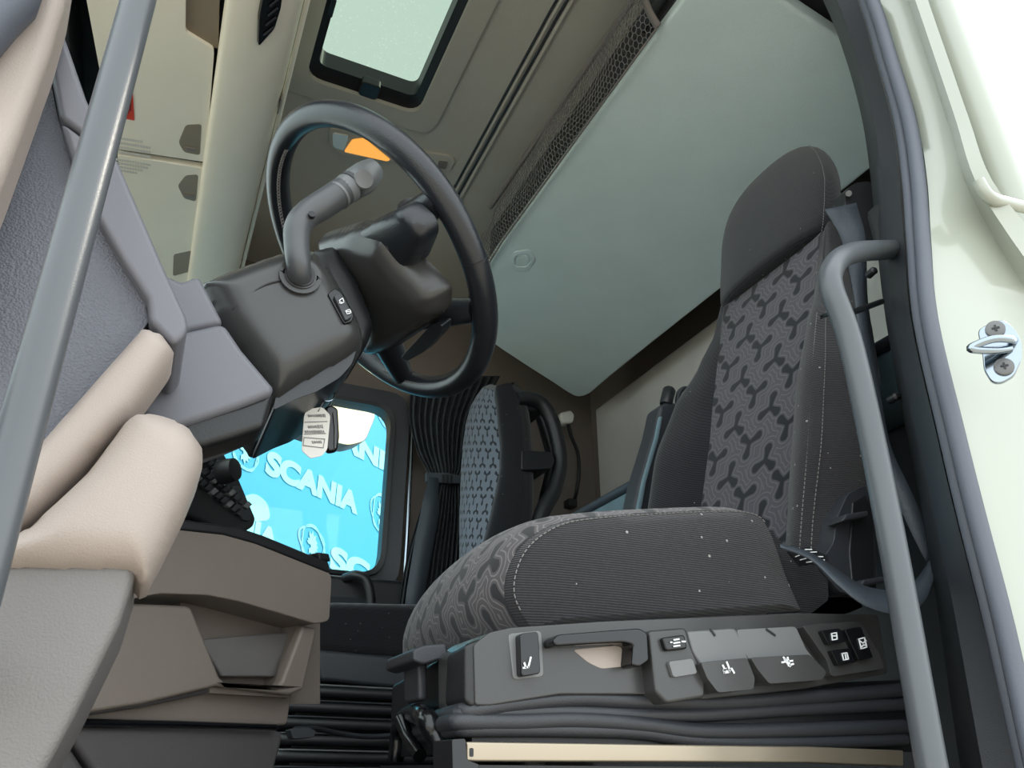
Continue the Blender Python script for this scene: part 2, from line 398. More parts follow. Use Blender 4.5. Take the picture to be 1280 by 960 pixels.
# windscreen side of the cab (below and in front of the overhead shelf)
struct(box('wall_front', (-.72, .5, -.08), (-.65, 2.95, H+.45), 'black', smooth=False))
ws = struct(prism('window_3', [V((-.68, .52, H+.45)), V((-.68, 2.9, H+.45)), V((-.46, 2.9, H+1.45)), V((-.46, .52, H+1.45))], (-.006, 0, 0), 'pane', smooth=False))
struct(box('trim_3', (-.52, .50, H+1.43), (-.40, 2.95, 2.2), 'black', bev=.01))
struct(prism('trim_4', [V((-.70, 2.80, H+.45)), V((-.60, 2.80, H+.45)), V((-.36, 2.80, H+1.46)), V((-.46, 2.80, H+1.46))], (0, .1, 0), 'taupe', bev=.02))
# driver side: pillar, seal and painted jamb
rowsY = [-260, -120, 0, 75, 150, 225, 300, 400, 540, 640, 780, 960, 1150]
aX = [900, 968, 1031, 1060, 1080, 1091, 1098, 1110, 1136, 1156, 1178, 1204, 1236]
gX = [960, 1023, 1073, 1096, 1116, 1126, 1132, 1141, 1172, 1195, 1230, 1272, 1318]
cX = [985, 1046, 1096, 1120, 1143, 1155, 1160, 1169, 1202, 1227, 1263, 1302, 1350]
def col_(xs, y): return cat([PY(p, y) for p in zip(xs, rowsY)], 5)
A_, B_, C_, D_ = col_(aX, .66), col_([a*.6+g*.4 for a, g in zip(aX, gX)], .60), col_([g-3 for g in gX], .575), col_([g+2 for g in gX], .60)
pil = struct(loft('trim_5', list(zip(A_, B_, C_, D_)), 'pillar', solid=.006))
for k_, (f_, r_) in enumerate(((.30, .0075), (.75, .0095))):
    struct(tube('door_seal', col_([lerp(g, c, f_) for g, c in zip(gX, cX)], .535-.02*k_), r_, 'seal', pil, n=12))
# painted jamb behind the seal, folding round to the outer skin
J = [[], [], [], [], [], []]
dX = [1075, 1120, 1160, 1186, 1212, 1240, 1300, 1390, 1440, 1470, 1500, 1540, 1590]
for y, c, d in zip(rowsY, cX, dX):
    wdt = d-c
    J[0].append(PY((c-12, y), .56)); J[1].append(PY((c+4, y), .515)); J[2].append(PY((c+.34*wdt, y), .50)); J[3].append(PY((c+.60*wdt, y), .488)); J[4].append(PY((c+.75*wdt, y), .462)); J[5].append(PY((d, y), .45))
J = [cat(r, 5) for r in J]
back = [p+V((.05, .10, 0)) for p in J[5]]
wd = struct(loft('wall_driver', list(zip(*(J+[back]))), 'paint', angle=80))
struct(tube('panel_fold', cat(pys([(1222, 226), (1236, 246), (1258, 254), (1300, 264), (1380, 285)], .455), 5), .008, 'paint', wd, n=12))
# inner face of the pillar and cab side behind it
struct(box('wall_driver_inner', (1.22, .62, 0), (1.72, .66, 2.15), 'curtain', bev=.01))
struct(box('wall_driver_outer', (1.05, .50, -.4), (1.85, .60, 2.25), 'paint', bev=.03))
struct(box('trim_8', (1.04, .62, 0), (1.22, .66, H+.97), 'curtain', bev=.01))
struct(box('pillar_inner', (.92, .60, 0), (1.04, .66, H+.80), 'black', bev=.012))
struct(prism('trim_6', [V((-.25, .52, H+1.55)), V((1.8, .52, H+1.55)), V((1.8, .56, 2.25)), V((-.25, .56, 2.25))], (0, .05, 0), 'pillar', bev=.01))
struct(box('roof', (-.55, .45, ZC+.09), (1.85, .9, ZC+.12), 'paint', smooth=False))
struct(box('sill', (-.2, .50, -.12), (.80, .62, .01), 'black', bev=.01))
# windscreen pillar trim in front of the dashboard end
ap = struct(prism('trim_7', pys([(95, -90), (80, 0), (62, 62), (30, 150), (0, 231), (-80, 430), (-160, 300), (-60, 110), (0, 31), (25, 0), (60, -90)], .60), (0, .05, 0), 'beige', bev=.012, seg=4))
struct(tube('door_seal', pys([(45, -90), (12, 0), (-10, 20), (-80, 100)], .585), .022, 'seal', ap))

# ================================================================ OVERHEAD SHELF
oh = top('overhead_locker', (-.2, 1.9, ZC), 'cream overhead locker with two hatches, hung from the ceiling above the windscreen', 'cabinet')
o0, n0 = V((-.117, 0, H+1.5)), V((-.05, 0, .258)).normalized()
hp = lambda ps: [PL(p, o0, n0) for p in ps]
box('body', (-.46, .95, H+1.535), (.03, 2.85, ZC), 'black', oh)
UPN = n0*.022
h1 = prism('hatch', hp(rp([(96, -70), (108, 0), (143, 186), (257, 203), (268, 62), (232, 40), (233, -70)], 5)), UPN, 'cream', oh, bev=.004)
prism('grip_recess', [p+n0*.010 for p in hp(rp([(228, -70), (228, 44), (273, 66), (277, -70)], 4))], UPN*.6, 'latch', h1, bev=.003)
h2 = prism('hatch', hp(rp([(146, 193), (257, 211), (250, 345), (240, 380), (178, 380)], 5)), UPN, 'cream', oh, bev=.004)
for hh, q in ((h1, [(232, 156), (252, 155), (250, 194), (230, 190), (223, 178)]), (h2, [(232, 219), (248, 218), (245, 252), (230, 248), (222, 232)])):
    prism('latch_cup', [p-n0*.001 for p in hp(rp(q, 4))], UPN*.2, 'latch', hh, bev=.001)
    cx, cy = sum(p[0] for p in q)/5, sum(p[1] for p in q)/5
    prism('latch_tongue', [p-n0*.004 for p in hp([(cx-6, cy+8), (cx+8, cy+10), (cx+7, cy+14), (cx-4, cy+12)])], UPN*.2, 'taupe', hh, bev=.001)
prism('latch_cup', [p-n0*.001 for p in hp(rp([(217, 318), (245, 312), (243, 338), (216, 345)], 3))], UPN*.2, 'latch', h2, bev=.001)
# perforated oval printed across the joint of the two hatches
for hh, (ya, yb) in ((h1, (172, 189)), (h2, (199, 212))):
    dots = []
    for i in range(13):
        for j in range(4):
            px, py = 146+i*3.4, lerp(ya, yb, j/3)+i*.55
            if ((px-150)/42)**2+((py-195)/24)**2 < 1:
                c = PL((px, py), o0, n0); dots.append(boxdata(c-n0*.0006, V((.003, 0, 0)), V((0, .0045, 0)), n0*.0005))
    join('perforation', dots, 'rearwall', hh, smooth=False)
rs = prism('warning_sticker', [p-n0*.001 for p in hp([(118, 106), (166, 117), (168, 150), (122, 141)])], -n0*.0008, 'red', h1, smooth=False)
sp_ = strokes('sticker_print', [[PL((a, b), o0, n0)-n0*.0022 for a, b in l] for l in ([(163, 121), (163, 137)], [(160, 121), (160, 140)], [(155, 120), (155, 146)], [(152, 125), (152, 147)], [(126, 110), (126, 136)])], .003, 'redink', rs, -n0); sp_['kind'] = 'stuff'
prof = cat([(-.104, 0, H+1.545), (-.102, 0, H+1.50), (-.085, 0, H+1.487), (-.03, 0, H+1.50), (.025, 0, H+1.53), (.05, 0, H+1.565), (.058, 0, H+1.62), (.062, 0, H+1.75), (.066, 0, H+1.92)], 4)
ys = [.95, 1.3, 1.6, 1.9, 2.1, 2.3, 2.5, 2.85]
fa = loft('fascia', [[V((p.x, y, p.z)) for p in prof] for y in ys], 'cream', oh, angle=70)
prism('fascia_joint', [V((.061, 1.60, H+1.58)), V((.061, 1.66, H+1.58)), V((.066, 1.66, H+1.75)), V((.066, 1.60, H+1.75))], (-.004, 0, 0), 'taupe', fa, bev=.002)
on, nn = V((.02, 0, H+1.52)), V((-.5, 0, 1)).normalized()
vg = prism('air_vent', [PL(p, on, nn)-nn*.006 for p in rp([(334, -40), (356, -40), (350, 8), (342, 34), (322, 56), (323, 20)], 4)], nn*.012, 'blackgloss', fa, bev=.002)
for i in range(6):
    a = PL((328+i*2.5, 40-i*12), on, nn)-nn*.009; b = PL((341+i*2.2, 30-i*12), on, nn)-nn*.009
    tube('louvre', [a, b], .0022, 'pillar', vg, n=6)
tube('lip', [(.066, .95, H+1.60), (.066, 1.7, H+1.60), (.066, 2.85, H+1.60)], .006, 'cream', fa, n=8)

# ================================================================ DASHBOARD
da = top('dashboard', (-.1, .8, 0), 'dashboard end with grained charcoal panel and beige lower trim beside the thin grab bar', 'dashboard')
inner = [(57, 68), (72, 145), (92, 215), (118, 270), (150, 325), (181, 372), (184, 386)]
prism('side_panel', pys(rp([(57, 68), (72, 145), (92, 215), (118, 270), (150, 325), (182, 374), (183, 386), (186, 402), (66, 560), (-60, 680), (-160, 400), (-80, 100)], 4), .668), (0, .05, 0), 'grain', da, bev=.004)
fr_up = [(54, 34), (66, 26), (78, 36), (86, 58), (108, 122), (119, 146), (106, 168), (75, 146), (60, 68)]
fr_lo = [(75, 149), (105, 171), (121, 150), (150, 205), (178, 270), (206, 335), (233, 394), (236, 410), (230, 420), (217, 431), (186, 399), (186, 386), (184, 372), (153, 324), (121, 268), (95, 213)]
prism('hood_trim', pys(fr_up, .652), (0, .30, 0), 'dashgrey', da, bev=.008, seg=4)
prism('hood_trim', pys(fr_lo, .652), (0, .12, 0), 'dashgrey', da, bev=.010, seg=4)
pillow('trim_strip', pys([(177, 402), (204, 409), (219, 430), (214, 441), (166, 506), (100, 580), (40, 640), (-60, 720), (-80, 690), (50, 544)], .640), (0, .06, 0), 'beige', da, rad=.016, dome=.003)
pillow('knee_trim', pys(rp([(160, 508), (172, 502), (202, 506), (236, 518), (257, 545), (257, 572), (236, 622), (206, 682), (192, 706), (186, 721), (175, 723), (170, 710), (0, 707), (-90, 707), (-90, 700), (30, 650), (110, 575)], 6), .622), (0, .09, 0), 'beige', da, rad=.028, dome=.004)
prism('lower_trim', pys([(172, 700), (170, 716), (150, 780), (92, 898), (45, 985), (-20, 1100), (-120, 1100), (-120, 700)], .640), (0, .16, 0), 'lowgrey', da, bev=.030, seg=5)
prism('hood_cheek', pys([(205, 340), (226, 351), (249, 342), (281, 404), (240, 413), (225, 425), (190, 380)], .80), (0, .25, 0), 'dashgrey', da, bev=.008)
prism('column_cover', pys([(165, 506), (205, 430), (236, 412), (280, 402), (303, 436), (342, 482), (344, 491), (300, 508), (250, 525), (200, 540)], .775), (0, .16, 0), 'dashgrey', da, bev=.015, seg=4)
prism('underside_panel', pys([(344, 488), (331, 534), (295, 546), (255, 558), (225, 560), (225, 525), (300, 504)], .782), (0, .05, 0), 'black', da, bev=.008)

# centre console shelf (runs back between the seats)
ca = math.radians(58); cdv = V((math.sin(ca), math.cos(ca), 0)); cnv = V((math.cos(ca), -math.sin(ca), 0))
c0 = PY((225, 660), 1.10)
cp = lambda ps, off=0: [PL(p, c0+cnv*off, cnv) for p in ps]
cc = top('centre_console', (0, 1.2, 0), 'taupe centre console with open cubby below a black edged shelf, beside the steering column', 'console')
prism('shelf_fascia', cp(rp([(150, 655), (225, 661), (280, 666), (320, 676), (410, 713), (415, 722), (412, 776), (395, 780), (300, 752), (260, 744), (200, 742), (150, 752)], 6), .03), -cnv*.30, 'taupe', cc, bev=.010, seg=4)
prism('shelf_edge', cp([(150, 640), (225, 648), (300, 659), (330, 669), (400, 698), (411, 701), (415, 716), (410, 716), (320, 680), (280, 669), (225, 663), (150, 660)], .032), -cnv*.32, 'black', cc, bev=.004)
prism('shelf_lip', cp([(398, 690), (412, 692), (414, 702), (400, 700)], .03), -cnv*.2, 'black', cc, bev=.003)
cub = [(165, 752), (235, 757), (243, 760), (276, 846), (282, 852), (345, 857), (352, 850), (376, 788), (376, 780), (300, 764)]
prism('front_panel', cp([(90, 750), (234, 757), (240, 759), (275, 846), (283, 854), (346, 858), (353, 851), (377, 788), (379, 782), (397, 785), (380, 862), (362, 869), (270, 858), (180, 880), (85, 896), (60, 850)], .012), -cnv*.02, 'taupe', cc, bev=.005, seg=3)
prism('cubby_back', cp([(225, 750), (400, 770), (400, 880), (225, 880)], -.045), -cnv*.01, 'taupe', cc, smooth=False)
prism('cubby_floor', [PL(p, c0+cnv*.0, cnv) for p in [(262, 858), (362, 866), (362, 872), (262, 866)]], -cnv*.045, 'taupe', cc, smooth=False)
prism('cubby_shelf', cp([(250, 799), (374, 789), (372, 846), (278, 846)], -.025), -cnv*.02, 'lowgrey', cc, bev=.003)
prism('cubby_cheek', cp([(374, 782), (392, 785), (378, 862), (352, 858)], -.005), -cnv*.04, 'taupe', cc, smooth=False)
prism('skirt', cp([(85, 890), (180, 876), (270, 858), (366, 866), (360, 906), (340, 909), (85, 902)], -.02), -cnv*.20, 'taupe', cc, bev=.008)
prism('skirt_band', cp([(75, 880), (180, 872), (270, 856), (300, 858), (180, 884), (75, 900)], -.004), -cnv*.03, 'taupedark', cc, bev=.003)
prism('foot_panel', cp([(78, 907), (345, 912), (356, 916), (352, 935), (330, 1010), (150, 1010)], -.02), -cnv*.20, 'taupedark', cc, bev=.008)
prism('foot_panel', cp([(20, 905), (72, 907), (140, 1010), (20, 1010)], -.02), -cnv*.20, 'taupedark', cc, bev=.008)
tube('panel_hinge', cp([(100, 903), (220, 905), (345, 909)], -.01), .004, 'blackgloss', cc, n=8)

# climate and radio panel
rpn = top('control_panel', PY((280, 640), 1.25), 'black control panel with rows of keys and a knob, standing on the console shelf', 'control panel')
ra = math.radians(40); rd = V((math.sin(ra), math.cos(ra), 0)); rn = V((math.cos(ra), -math.sin(ra), .15)).normalized()
r0 = PY((280, 620), 1.27)
qp = lambda ps, off=0: [PL(p, r0+rn*off, rn) for p in ps]
prism('housing', qp(rp([(225, 555), (262, 548), (275, 556), (299, 596), (321, 648), (319, 658), (300, 670), (268, 660), (236, 645), (225, 620)], 4), 0), -rn*.10, 'black', rpn, bev=.008, seg=3)
prism('base', qp([(230, 640), (266, 660), (300, 668), (296, 674), (230, 654)], -.01), -rn*.09, 'blackgloss', rpn, bev=.004)
prism('recess', qp(rp([(290, 608), (300, 606), (314, 640), (313, 652), (303, 650)], 3), .003), -rn*.006, 'pillar', rpn, bev=.002)
prism('recess', qp(rp([(262, 556), (270, 556), (291, 588), (288, 592), (278, 590)], 3), .003), -rn*.006, 'pillar', rpn, bev=.002)
for i in range(9):
    for j in range(2):
        a = V((243+i*6.6, 600+i*5.2))+V((9, -9))*j
        prism('key', qp([(a.x, a.y), (a.x+4.6, a.y+3.4), (a.x+11, a.y-2), (a.x+6.5, a.y-6.5)], .006), -rn*.008, 'pillar' if (i+j) % 3 else 'silver', rpn, bev=.001)
for i in range(5):
    a = V((250+i*5, 572+i*4)); prism('key', qp([(a.x, a.y), (a.x+4, a.y+3), (a.x+9, a.y-2), (a.x+5, a.y-5)], .006), -rn*.008, 'pillar', rpn, bev=.001)
kb = qp([(272, 592), (284, 592)], 0)
tube('knob', [kb[0]+rn*.0, kb[0]+rn*.022, kb[0]+rn*.032, kb[0]+rn*.034], [.020, .0195, .018, .012], 'black', rpn, n=24)
tube('knob_ring', [kb[0]+rn*.002, kb[0]+rn*.006], [.0215, .021], 'steel', rpn, n=24)

# ================================================================ STEERING
sc = top('steering_column', (.05, .95, H+.4), 'charcoal steering column shroud with rocker switch, between dashboard and steering wheel', 'steering column')
pillow('shroud', pys(rp([(247, 341), (285, 325), (330, 309), (360, 300), (398, 298), (421, 326), (445, 366), (464, 404), (462, 424), (445, 438), (400, 462), (346, 494), (342, 484), (303, 436), (278, 402)], 6), .848), (0, .23, 0), 'column', sc, rad=.042, dome=.004)
tube('seam', cat([PY(p, y) for p, y in (((279, 400), .872), ((290, 388), .855), ((305, 374), .848), ((330, 357), .8445), ((352, 350), .8435))], 5), .0014, 'black', sc, n=6)
prism('under_cover', pys(rp([(345, 494), (400, 462), (446, 437), (440, 455), (425, 472), (395, 490), (372, 498), (341, 513)], 5), .875), (0, .18, 0), 'leather', sc, bev=.012, seg=4)
sw = prism('rocker_switch', pys(rp([(409, 367), (419, 360), (428, 366), (443, 394), (440, 402), (430, 405)], 3), .843), (0, .012, 0), 'blackgloss', sc, bev=.002)
prism('rocker', pys(rp([(417, 369), (425, 366), (441, 395), (432, 401)], 3), .838), (0, .010, 0), 'pillar', sw, bev=.002)
strokes('rocker_symbol', [pys(l, .8375) for l in ([(424, 376), (428, 373), (430, 378), (426, 380), (424, 376)], [(424, 379), (427, 378)], [(432, 389), (437, 387), (439, 391), (434, 393), (432, 389)], [(434, 390), (437, 390)])], .0009, 'white', sw, (0, -1, 0))
pillow('neck', pys(rp([(388, 308), (420, 300), (450, 345), (472, 400), (462, 428), (436, 425)], 8), .90), (0, .13, 0), 'black', sc, rad=.02)
# stalk
st = top('column_stalk', PY((374, 345), .85), 'grey steering column stalk with ribbed grip and bright round end button', 'stalk')
c = PY((375, 346), .843)
axs = (PY((374, 320), .84)-c).normalized()
tube('collar', [c+V((0, .02, 0)), c+V((0, -.004, 0)), c+V((0, -.006, 0)), c+V((0, .0, 0))], [.027, .026, .020, .018], 'column', st, n=28)
tube('boot', [c+V((0, .004, 0)), c+V((0, -.0075, 0)), c+V((0, -.0078, 0))], [.0178, .0174, .0150], 'black', st, n=24)
pth = cat([PY(p, y) for p, y in (((375, 349), .862), ((375, 345), .838), ((373, 330), .826), ((371, 305), .826), ((372, 285), .826), ((382, 270), .828), ((400, 258), .826), ((420, 245), .824), ((438, 233), .824))], 5)
rr = [lerp(.0145, .0190, max(0, min(1, (i-8)/22))) for i in range(len(pth))]
tube('arm', pth, rr, 'stalk', st, n=20)
e = [PY(p, .824) for p in ((436, 234.5), (441, 231), (446, 228), (451, 225), (456, 221), (462, 216), (467, 212))]
ax = (e[-1]-e[0]).normalized()
tube('grip_ring', [e[0]-ax*.024, e[0]-ax*.020], [.0196, .0196], 'stalktip', st, n=24)
tube('grip_ring', [e[0]-ax*.012, e[0]-ax*.004, e[0]], [.0190, .0200, .0200], 'stalktip', st, n=24)
tube('grip_ring', [e[0]+ax*.002, e[1]], [.0203, .0203], 'stalk', st, n=24)
tp = tube('tip', [e[1], e[2], e[3], e[4], e[5], e[6], e[6]+ax*.004], [.0195, .021, .0215, .021, .019, .0165, .010], 'stalktip', st, n=24)
bt = PY((455, 224), .803)
bn = V((.15, -1, -.35)).normalized()
tube('end_button', [bt+bn*-.004, bt+bn*.001, bt+bn*.0005], [.0135, .0125, .006], 'silver', tp, n=24)
hc = PY((390, 268), .808)
tube('screw_hole', [hc+V((0, .004, 0)), hc+V((0, -.0015, 0))], [.0045, .0045], 'black', st, n=14)
# wheel
WT = math.radians(44.2); WC = V((.2116, .97, H+.692)); wn = V((math.sin(WT), 0, math.cos(WT))); wu = V((0, 1, 0)); wv = V((-math.cos(WT), 0, math.sin(WT)))
RR = .2425-.0175
def wp_(p, off=0): return PL(p, WC+wn*off, wn)
sw_ = top('steering_wheel', WC, 'dark leather steering wheel with stitched rim, seen from behind its hub', 'steering wheel')
cir = [WC+wu*RR*math.cos(a)+wv*RR*math.sin(a)*(1 if math.sin(a) > 0 else .985) for a in [2*math.pi*i/96 for i in range(96)]]
rim = tube('rim', cir, .0185, 'leather', sw_, n=20, closed=True)
stp = []
def WA(p): q = wp_(p)-WC; return math.degrees(math.atan2(q.dot(wv), q.dot(wu)))
for a0, a1 in ((WA((352, 160)), WA((352, 290))), (WA((482, 472)), WA((545, 490)))):
    for k_ in range(int(abs(a1-a0)/1.6)):
        a = math.radians(min(a0, a1)+k_*1.6); r_ = RR-.0152
        for sgn in (-1, 1):
            ct = WC+wu*r_*math.cos(a)+wv*r_*math.sin(a)-wn*.0116
            t = (-wu*math.sin(a)+wv*math.cos(a)); q = (wn*.9-(wu*math.cos(a)+wv*math.sin(a))*.4).normalized()
            d_ = (t+q*sgn).normalized(); stp.append(boxdata(ct, d_*.0030, d_.cross(wn).normalized()*.0008, wn*.0008))
join('rim_stitching', stp, 'stitch', rim)
def spoke(p0, p1, r0, r1, o0_, o1_):
    a, b = wp_(p0, o0_), wp_(p1, o1_); n_ = 8
    pts = [a.lerp(b, i/n_) for i in range(n_+1)]
    return tube('spoke', pts, [lerp(r0, r1, (i/n_)**1.5) for i in range(n_+1)], 'leather', sw_, n=18)
s1 = spoke((500, 290), (552, 244), .027, .016, -.024, .0)
s2 = spoke((515, 394), (594, 388), .023, .017, -.028, .0)
s3 = spoke((480, 420), (506, 474), .024, .016, -.030, .0)
tube('spoke_ring', [wp_((556, 390), -.012), wp_((559, 390), -.012)], [.0218, .0216], 'column', s2, n=24)
tube('spoke_ring', [wp_((517, 272), -.018), wp_((519, 270), -.018)], [.0268, .0266], 'column', s1, n=24)
for f_ in (34,):
    aa = math.atan2((wp_((592, 326))-WC).dot(wv), (wp_((592, 326))-WC).dot(wu)); k_ = [WC+wu*RR*math.cos(aa+d_)+wv*RR*math.sin(aa+d_) for d_ in (-.006, .006)]
    tube('rim_joint', k_, [.0190, .0190], 'black', rim, n=24)
hb = pillow('hub_cover', [wp_(p, -.075) for p in rp([(380, 305), (428, 290), (470, 300), (496, 335), (522, 360), (536, 376), (536, 402), (514, 422), (478, 446), (456, 454), (440, 444), (450, 412), (422, 362), (396, 325)], 6)], wn*.045, 'column', sw_, rad=.034, dome=.006)
hu = pillow('airbag_back', [wp_(p, -.062) for p in rp([(432, 296), (455, 282), (496, 262), (520, 283), (526, 300), (512, 336), (490, 347), (468, 342), (452, 325)], 8)], wn*.035, 'leather', sw_, rad=.014, dome=.002)
hs = wp_((484, 311), -.063)
tube('screw_well', [hs+wn*.004, hs-wn*.001, hs+wn*.001], [.0105, .010, .006], 'black', hu, n=20)
tube('screw', [hs+wn*.003, hs-wn*.0012], [.006, .004], 'stalk', hu, n=16)
hs = wp_((460, 333), -.063); tube('screw_well', [hs+wn*.004, hs-wn*.001], [.004, .004], 'stalk', hu, n=12)
prism('paddle', [wp_(p, -.055) for p in rp([(500, 447), (540, 405), (553, 406), (550, 418), (530, 440), (508, 452)], 4)], wn*.02, 'leather', sw_, bev=.006)
# keys in the ignition
ky = top('key_ring', PY((406, 492), .95), 'ignition key with black fob and white card tag, hanging under the steering column', 'keys')
rc = PY((408, 492), .95)
tube('ring', [rc+V((math.cos(a)*.011, .004*math.sin(a), math.sin(a)*.013)) for a in [i*math.pi/12 for i in range(24)]], .0012, 'steel', ky, n=8, closed=True)
tube('ring', [PY((411, 481), .955)+V((math.cos(a)*.007, .003*math.cos(a), math.sin(a)*.010)) for a in [i*math.pi/10 for i in range(20)]], .0012, 'steel', ky, n=8, closed=True)
tube('key_blade', pys([(405, 476), (408, 486)], .955), .004, 'steel', ky, n=10)
prism('fob', pys(rp([(406, 508), (414, 505), (423, 510), (425, 545), (422, 563), (410, 565), (404, 550)], 4), .952), (0, .012, 0), 'blackgloss', ky, bev=.004)
tube('fob_clip', pys([(417, 515), (419, 535), (419, 560)], .950), .0012, 'silver', ky, n=6)
tg = prism('card_tag', pys(rp([(384, 511), (403, 509), (413, 519), (409, 562), (402, 570), (388, 573), (377, 563), (380, 520)], 3), .944), (0, .0012, 0), 'paper', ky, smooth=False)
random.seed(8); ln = []
for (x0, y0, x1, y1) in ((385, 520, 408, 519), (385, 534, 406, 532), (381, 540, 407, 539), (390, 553, 403, 552)):
    x = x0
    while x < x1-2:
        d_ = random.uniform(1.4, 2.4); h_ = random.uniform(1.5, 3); ln.append([PY((x, lerp(y0, y1, (x-x0)/(x1-x0))-h_/2), .9438), PY((x+d_*.6, y0+h_/2), .9438)]); x += d_
ln += [pys(q, .9438) for q in ([(380, 547), (406, 549), (404, 560), (379, 557), (380, 547)], [(381, 528), (409, 527)], [(380, 543), (407, 542)])]
strokes('handwriting', ln, .0006, 'ink', tg, (0, -1, 0))
hc = PY((398, 514), .9435); tube('tag_string', [PY((398, 514), .943), PY((402, 507), .946), PY((406, 499), .95)], .0007, 'ink', tg, n=6)

# ================================================================ GRAB BARS
g1 = top('grab_bar', PY((-25, 800), .55), 'long straight grey grab bar crossing the dashboard end at the windscreen pillar', 'grab bar')
tube('tube', pys([(197, -90), (173, 0), (83, 330), (-7, 660), (-51, 820)], .55), .0138, 'bar', g1, n=24)
tube('foot', [PY((-51, 820), .55), PY((-56, 840), .57), PY((-58, 850), .62)], .0142, 'bar', g1, n=20)
g2 = top('grab_bar', PY((1170, 985), .55), 'grey grab bar bent over at its top into the door pillar beside the driver seat', 'grab bar')
tube('tube', cat([PY(p, y) for p, y in (((1190, 1080), .55), ((1165, 960), .55), ((1112, 660), .55), ((1066, 440), .55), ((1040, 362), .55), ((1040, 338), .551), ((1052, 322), .556), ((1072, 315), .566), ((1095, 313), .58), ((1120, 312), .60))], 8), .0140, 'bar', g2, n=24)
hk = top('coat_hook', PY((1095, 380), .70), 'small steel tipped black hook sticking out of the door pillar', 'hook')
tube('stem', [PY((1102, 377), .63), PY((1075, 387), .60), PY((1062, 391), .59)], .0042, 'blackgloss', hk, n=12)
tube('tip', [PY((1062, 391), .59), PY((1040, 391), .575), PY((1023, 397), .565)], [.0032, .003, .0025], 'steel', hk, n=12)
# striker
sk = top('door_striker', PY((1248, 470), .46), 'bright steel door striker loop on two screw plate, fixed to the cream jamb', 'striker')
so = PY((1248, 440), .448); sn = V((-.75, -.62, -.05)).normalized()
kp = lambda ps, off=0: [PL(p, so+sn*off, sn) for p in ps]
prism('plate', kp(rp([(1222, 412), (1240, 402), (1255, 399), (1268, 410), (1277, 425), (1277, 450), (1268, 470), (1252, 479), (1240, 478), (1230, 462), (1228, 440)], 6), .003), -sn*.006, 'steel', sk, bev=.0015)
for p in ((1244, 412), (1255, 459)):
    cS = kp([p], .003)[0]; sz = tube('screw', [cS-sn*.002, cS+sn*.003, cS+sn*.004], [.010, .0095, .007], 'silver', sk, n=20)
    strokes('screw_slot', [[cS+sn*.0042+V((0, 0, .003)), cS+sn*.0042-V((0, 0, .003))], [cS+sn*.0042+sn.cross(V((0, 0, 1)))*.003, cS+sn*.0042-sn.cross(V((0, 0, 1)))*.003]], .0018, 'black', sz, sn)
lp = [kp([(1268, 426)], .0)[0], kp([(1262, 424)], .018)[0], kp([(1240, 424)], .030)[0], kp([(1216, 433)], .034)[0], kp([(1216, 437)], .034)[0], kp([(1240, 438)], .022)[0], kp([(1262, 436)], .004)[0]]
tube('loop', cat(lp, 5), .0042, 'steel', sk, n=14)

# ================================================================ DRIVER SEAT
ds = top('driver_seat', (.55, .97, 0), 'high backed driver seat with three armed dark print, standing beside the bent grab bar', 'seat')
SY = .97
prof = [(.350, .125), (.332, .150), (.330, .175), (.342, .205), (.365, .228), (.398, .246), (.45, .259), (.52, .272), (.60, .285), (.655, .292), (.685, .287), (.70, .262), (.712, .215), (.728, .172)]
def crown(y):
    t = (y-SY)/.228; return max(0, 1-t*t)
rows = []
NY = 19
for j in range(NY):
    y = lerp(.742, 1.198, j/(NY-1)); cr = crown(y); row = []
    for k_, (x, z) in enumerate(cat([V((a, 0, b)) for a, b in prof], 3) and [(v.x, v.z) for v in cat([V((a, 0, b)) for a, b in prof], 3)]):
        f_ = max(0, min(1, (z-.13)/.12)); fx = max(0, 1-(x-.33)/.2)
        row.append(V((x+.032*(y-.742)/.456*fx-.016*cr**.6*fx, y, H+z+.030*cr**.6*f_)))
    rows.append(row)
cu = loft('cushion', rows, 'patc', ds)
side = [V((v.x, 0, v.z)) for v in cat([V((a, 0, b)) for a, b in prof], 3)]
lp = [V((p.x, .744, H+p.z)) for p in side]; ct = V((.54, .725, H+.19))
sr = [lp, [V((lerp(p.x, ct.x, .03), .733, lerp(p.z, ct.z, .04))) for p in lp], [V((lerp(p.x, ct.x, .2), .724, lerp(p.z, ct.z, .2))) for p in lp], [V((lerp(p.x, ct.x, .6), .720, lerp(p.z, ct.z, .6))) for p in lp], [V((lerp(p.x, ct.x, .9995), .719, lerp(p.z, ct.z, .9995))) for p in lp]]
sp = loft('side_panel', sr, 'knit', ds, closed=True)
loft('far_side_panel', [rows[-1], [V((lerp(p.x, ct.x, .95), 1.21, lerp(p.z, ct.z, .95))) for p in rows[-1]]], 'knit', ds, closed=True)
stitches('seam_stitching', [V((lerp(p.x, ct.x, .03), .7325, lerp(p.z, ct.z, .045))) for p in lp[2:32]], .0042, .0022, .0011, 'stitch', sp, V((0, -.0012, 0)))
prism('cushion_tail', pys(rp([(950, 650), (985, 686), (1015, 694), (1034, 706), (1036, 750), (1010, 770), (960, 770)], 5), .738), (0, .40, 0), 'velour', ds, bev=.01)
# label sewn on the cushion back corner
cl = prism('care_label', pys([(985, 690), (1010, 684), (1034, 694), (1036, 702), (1000, 708)], .712), (0, .002, 0), 'black', ds, smooth=False)
strokes('label_print', [pys(l, .7115) for l in ([(994, 696), (1004, 692)], [(1006, 691), (1020, 690)], [(1000, 700), (1014, 696)], [(1016, 696), (1028, 696)], [(1008, 703), (1030, 700)], [(1006, 687), (1014, 687)])], .0012, 'white', cl, (0, -1, 0))
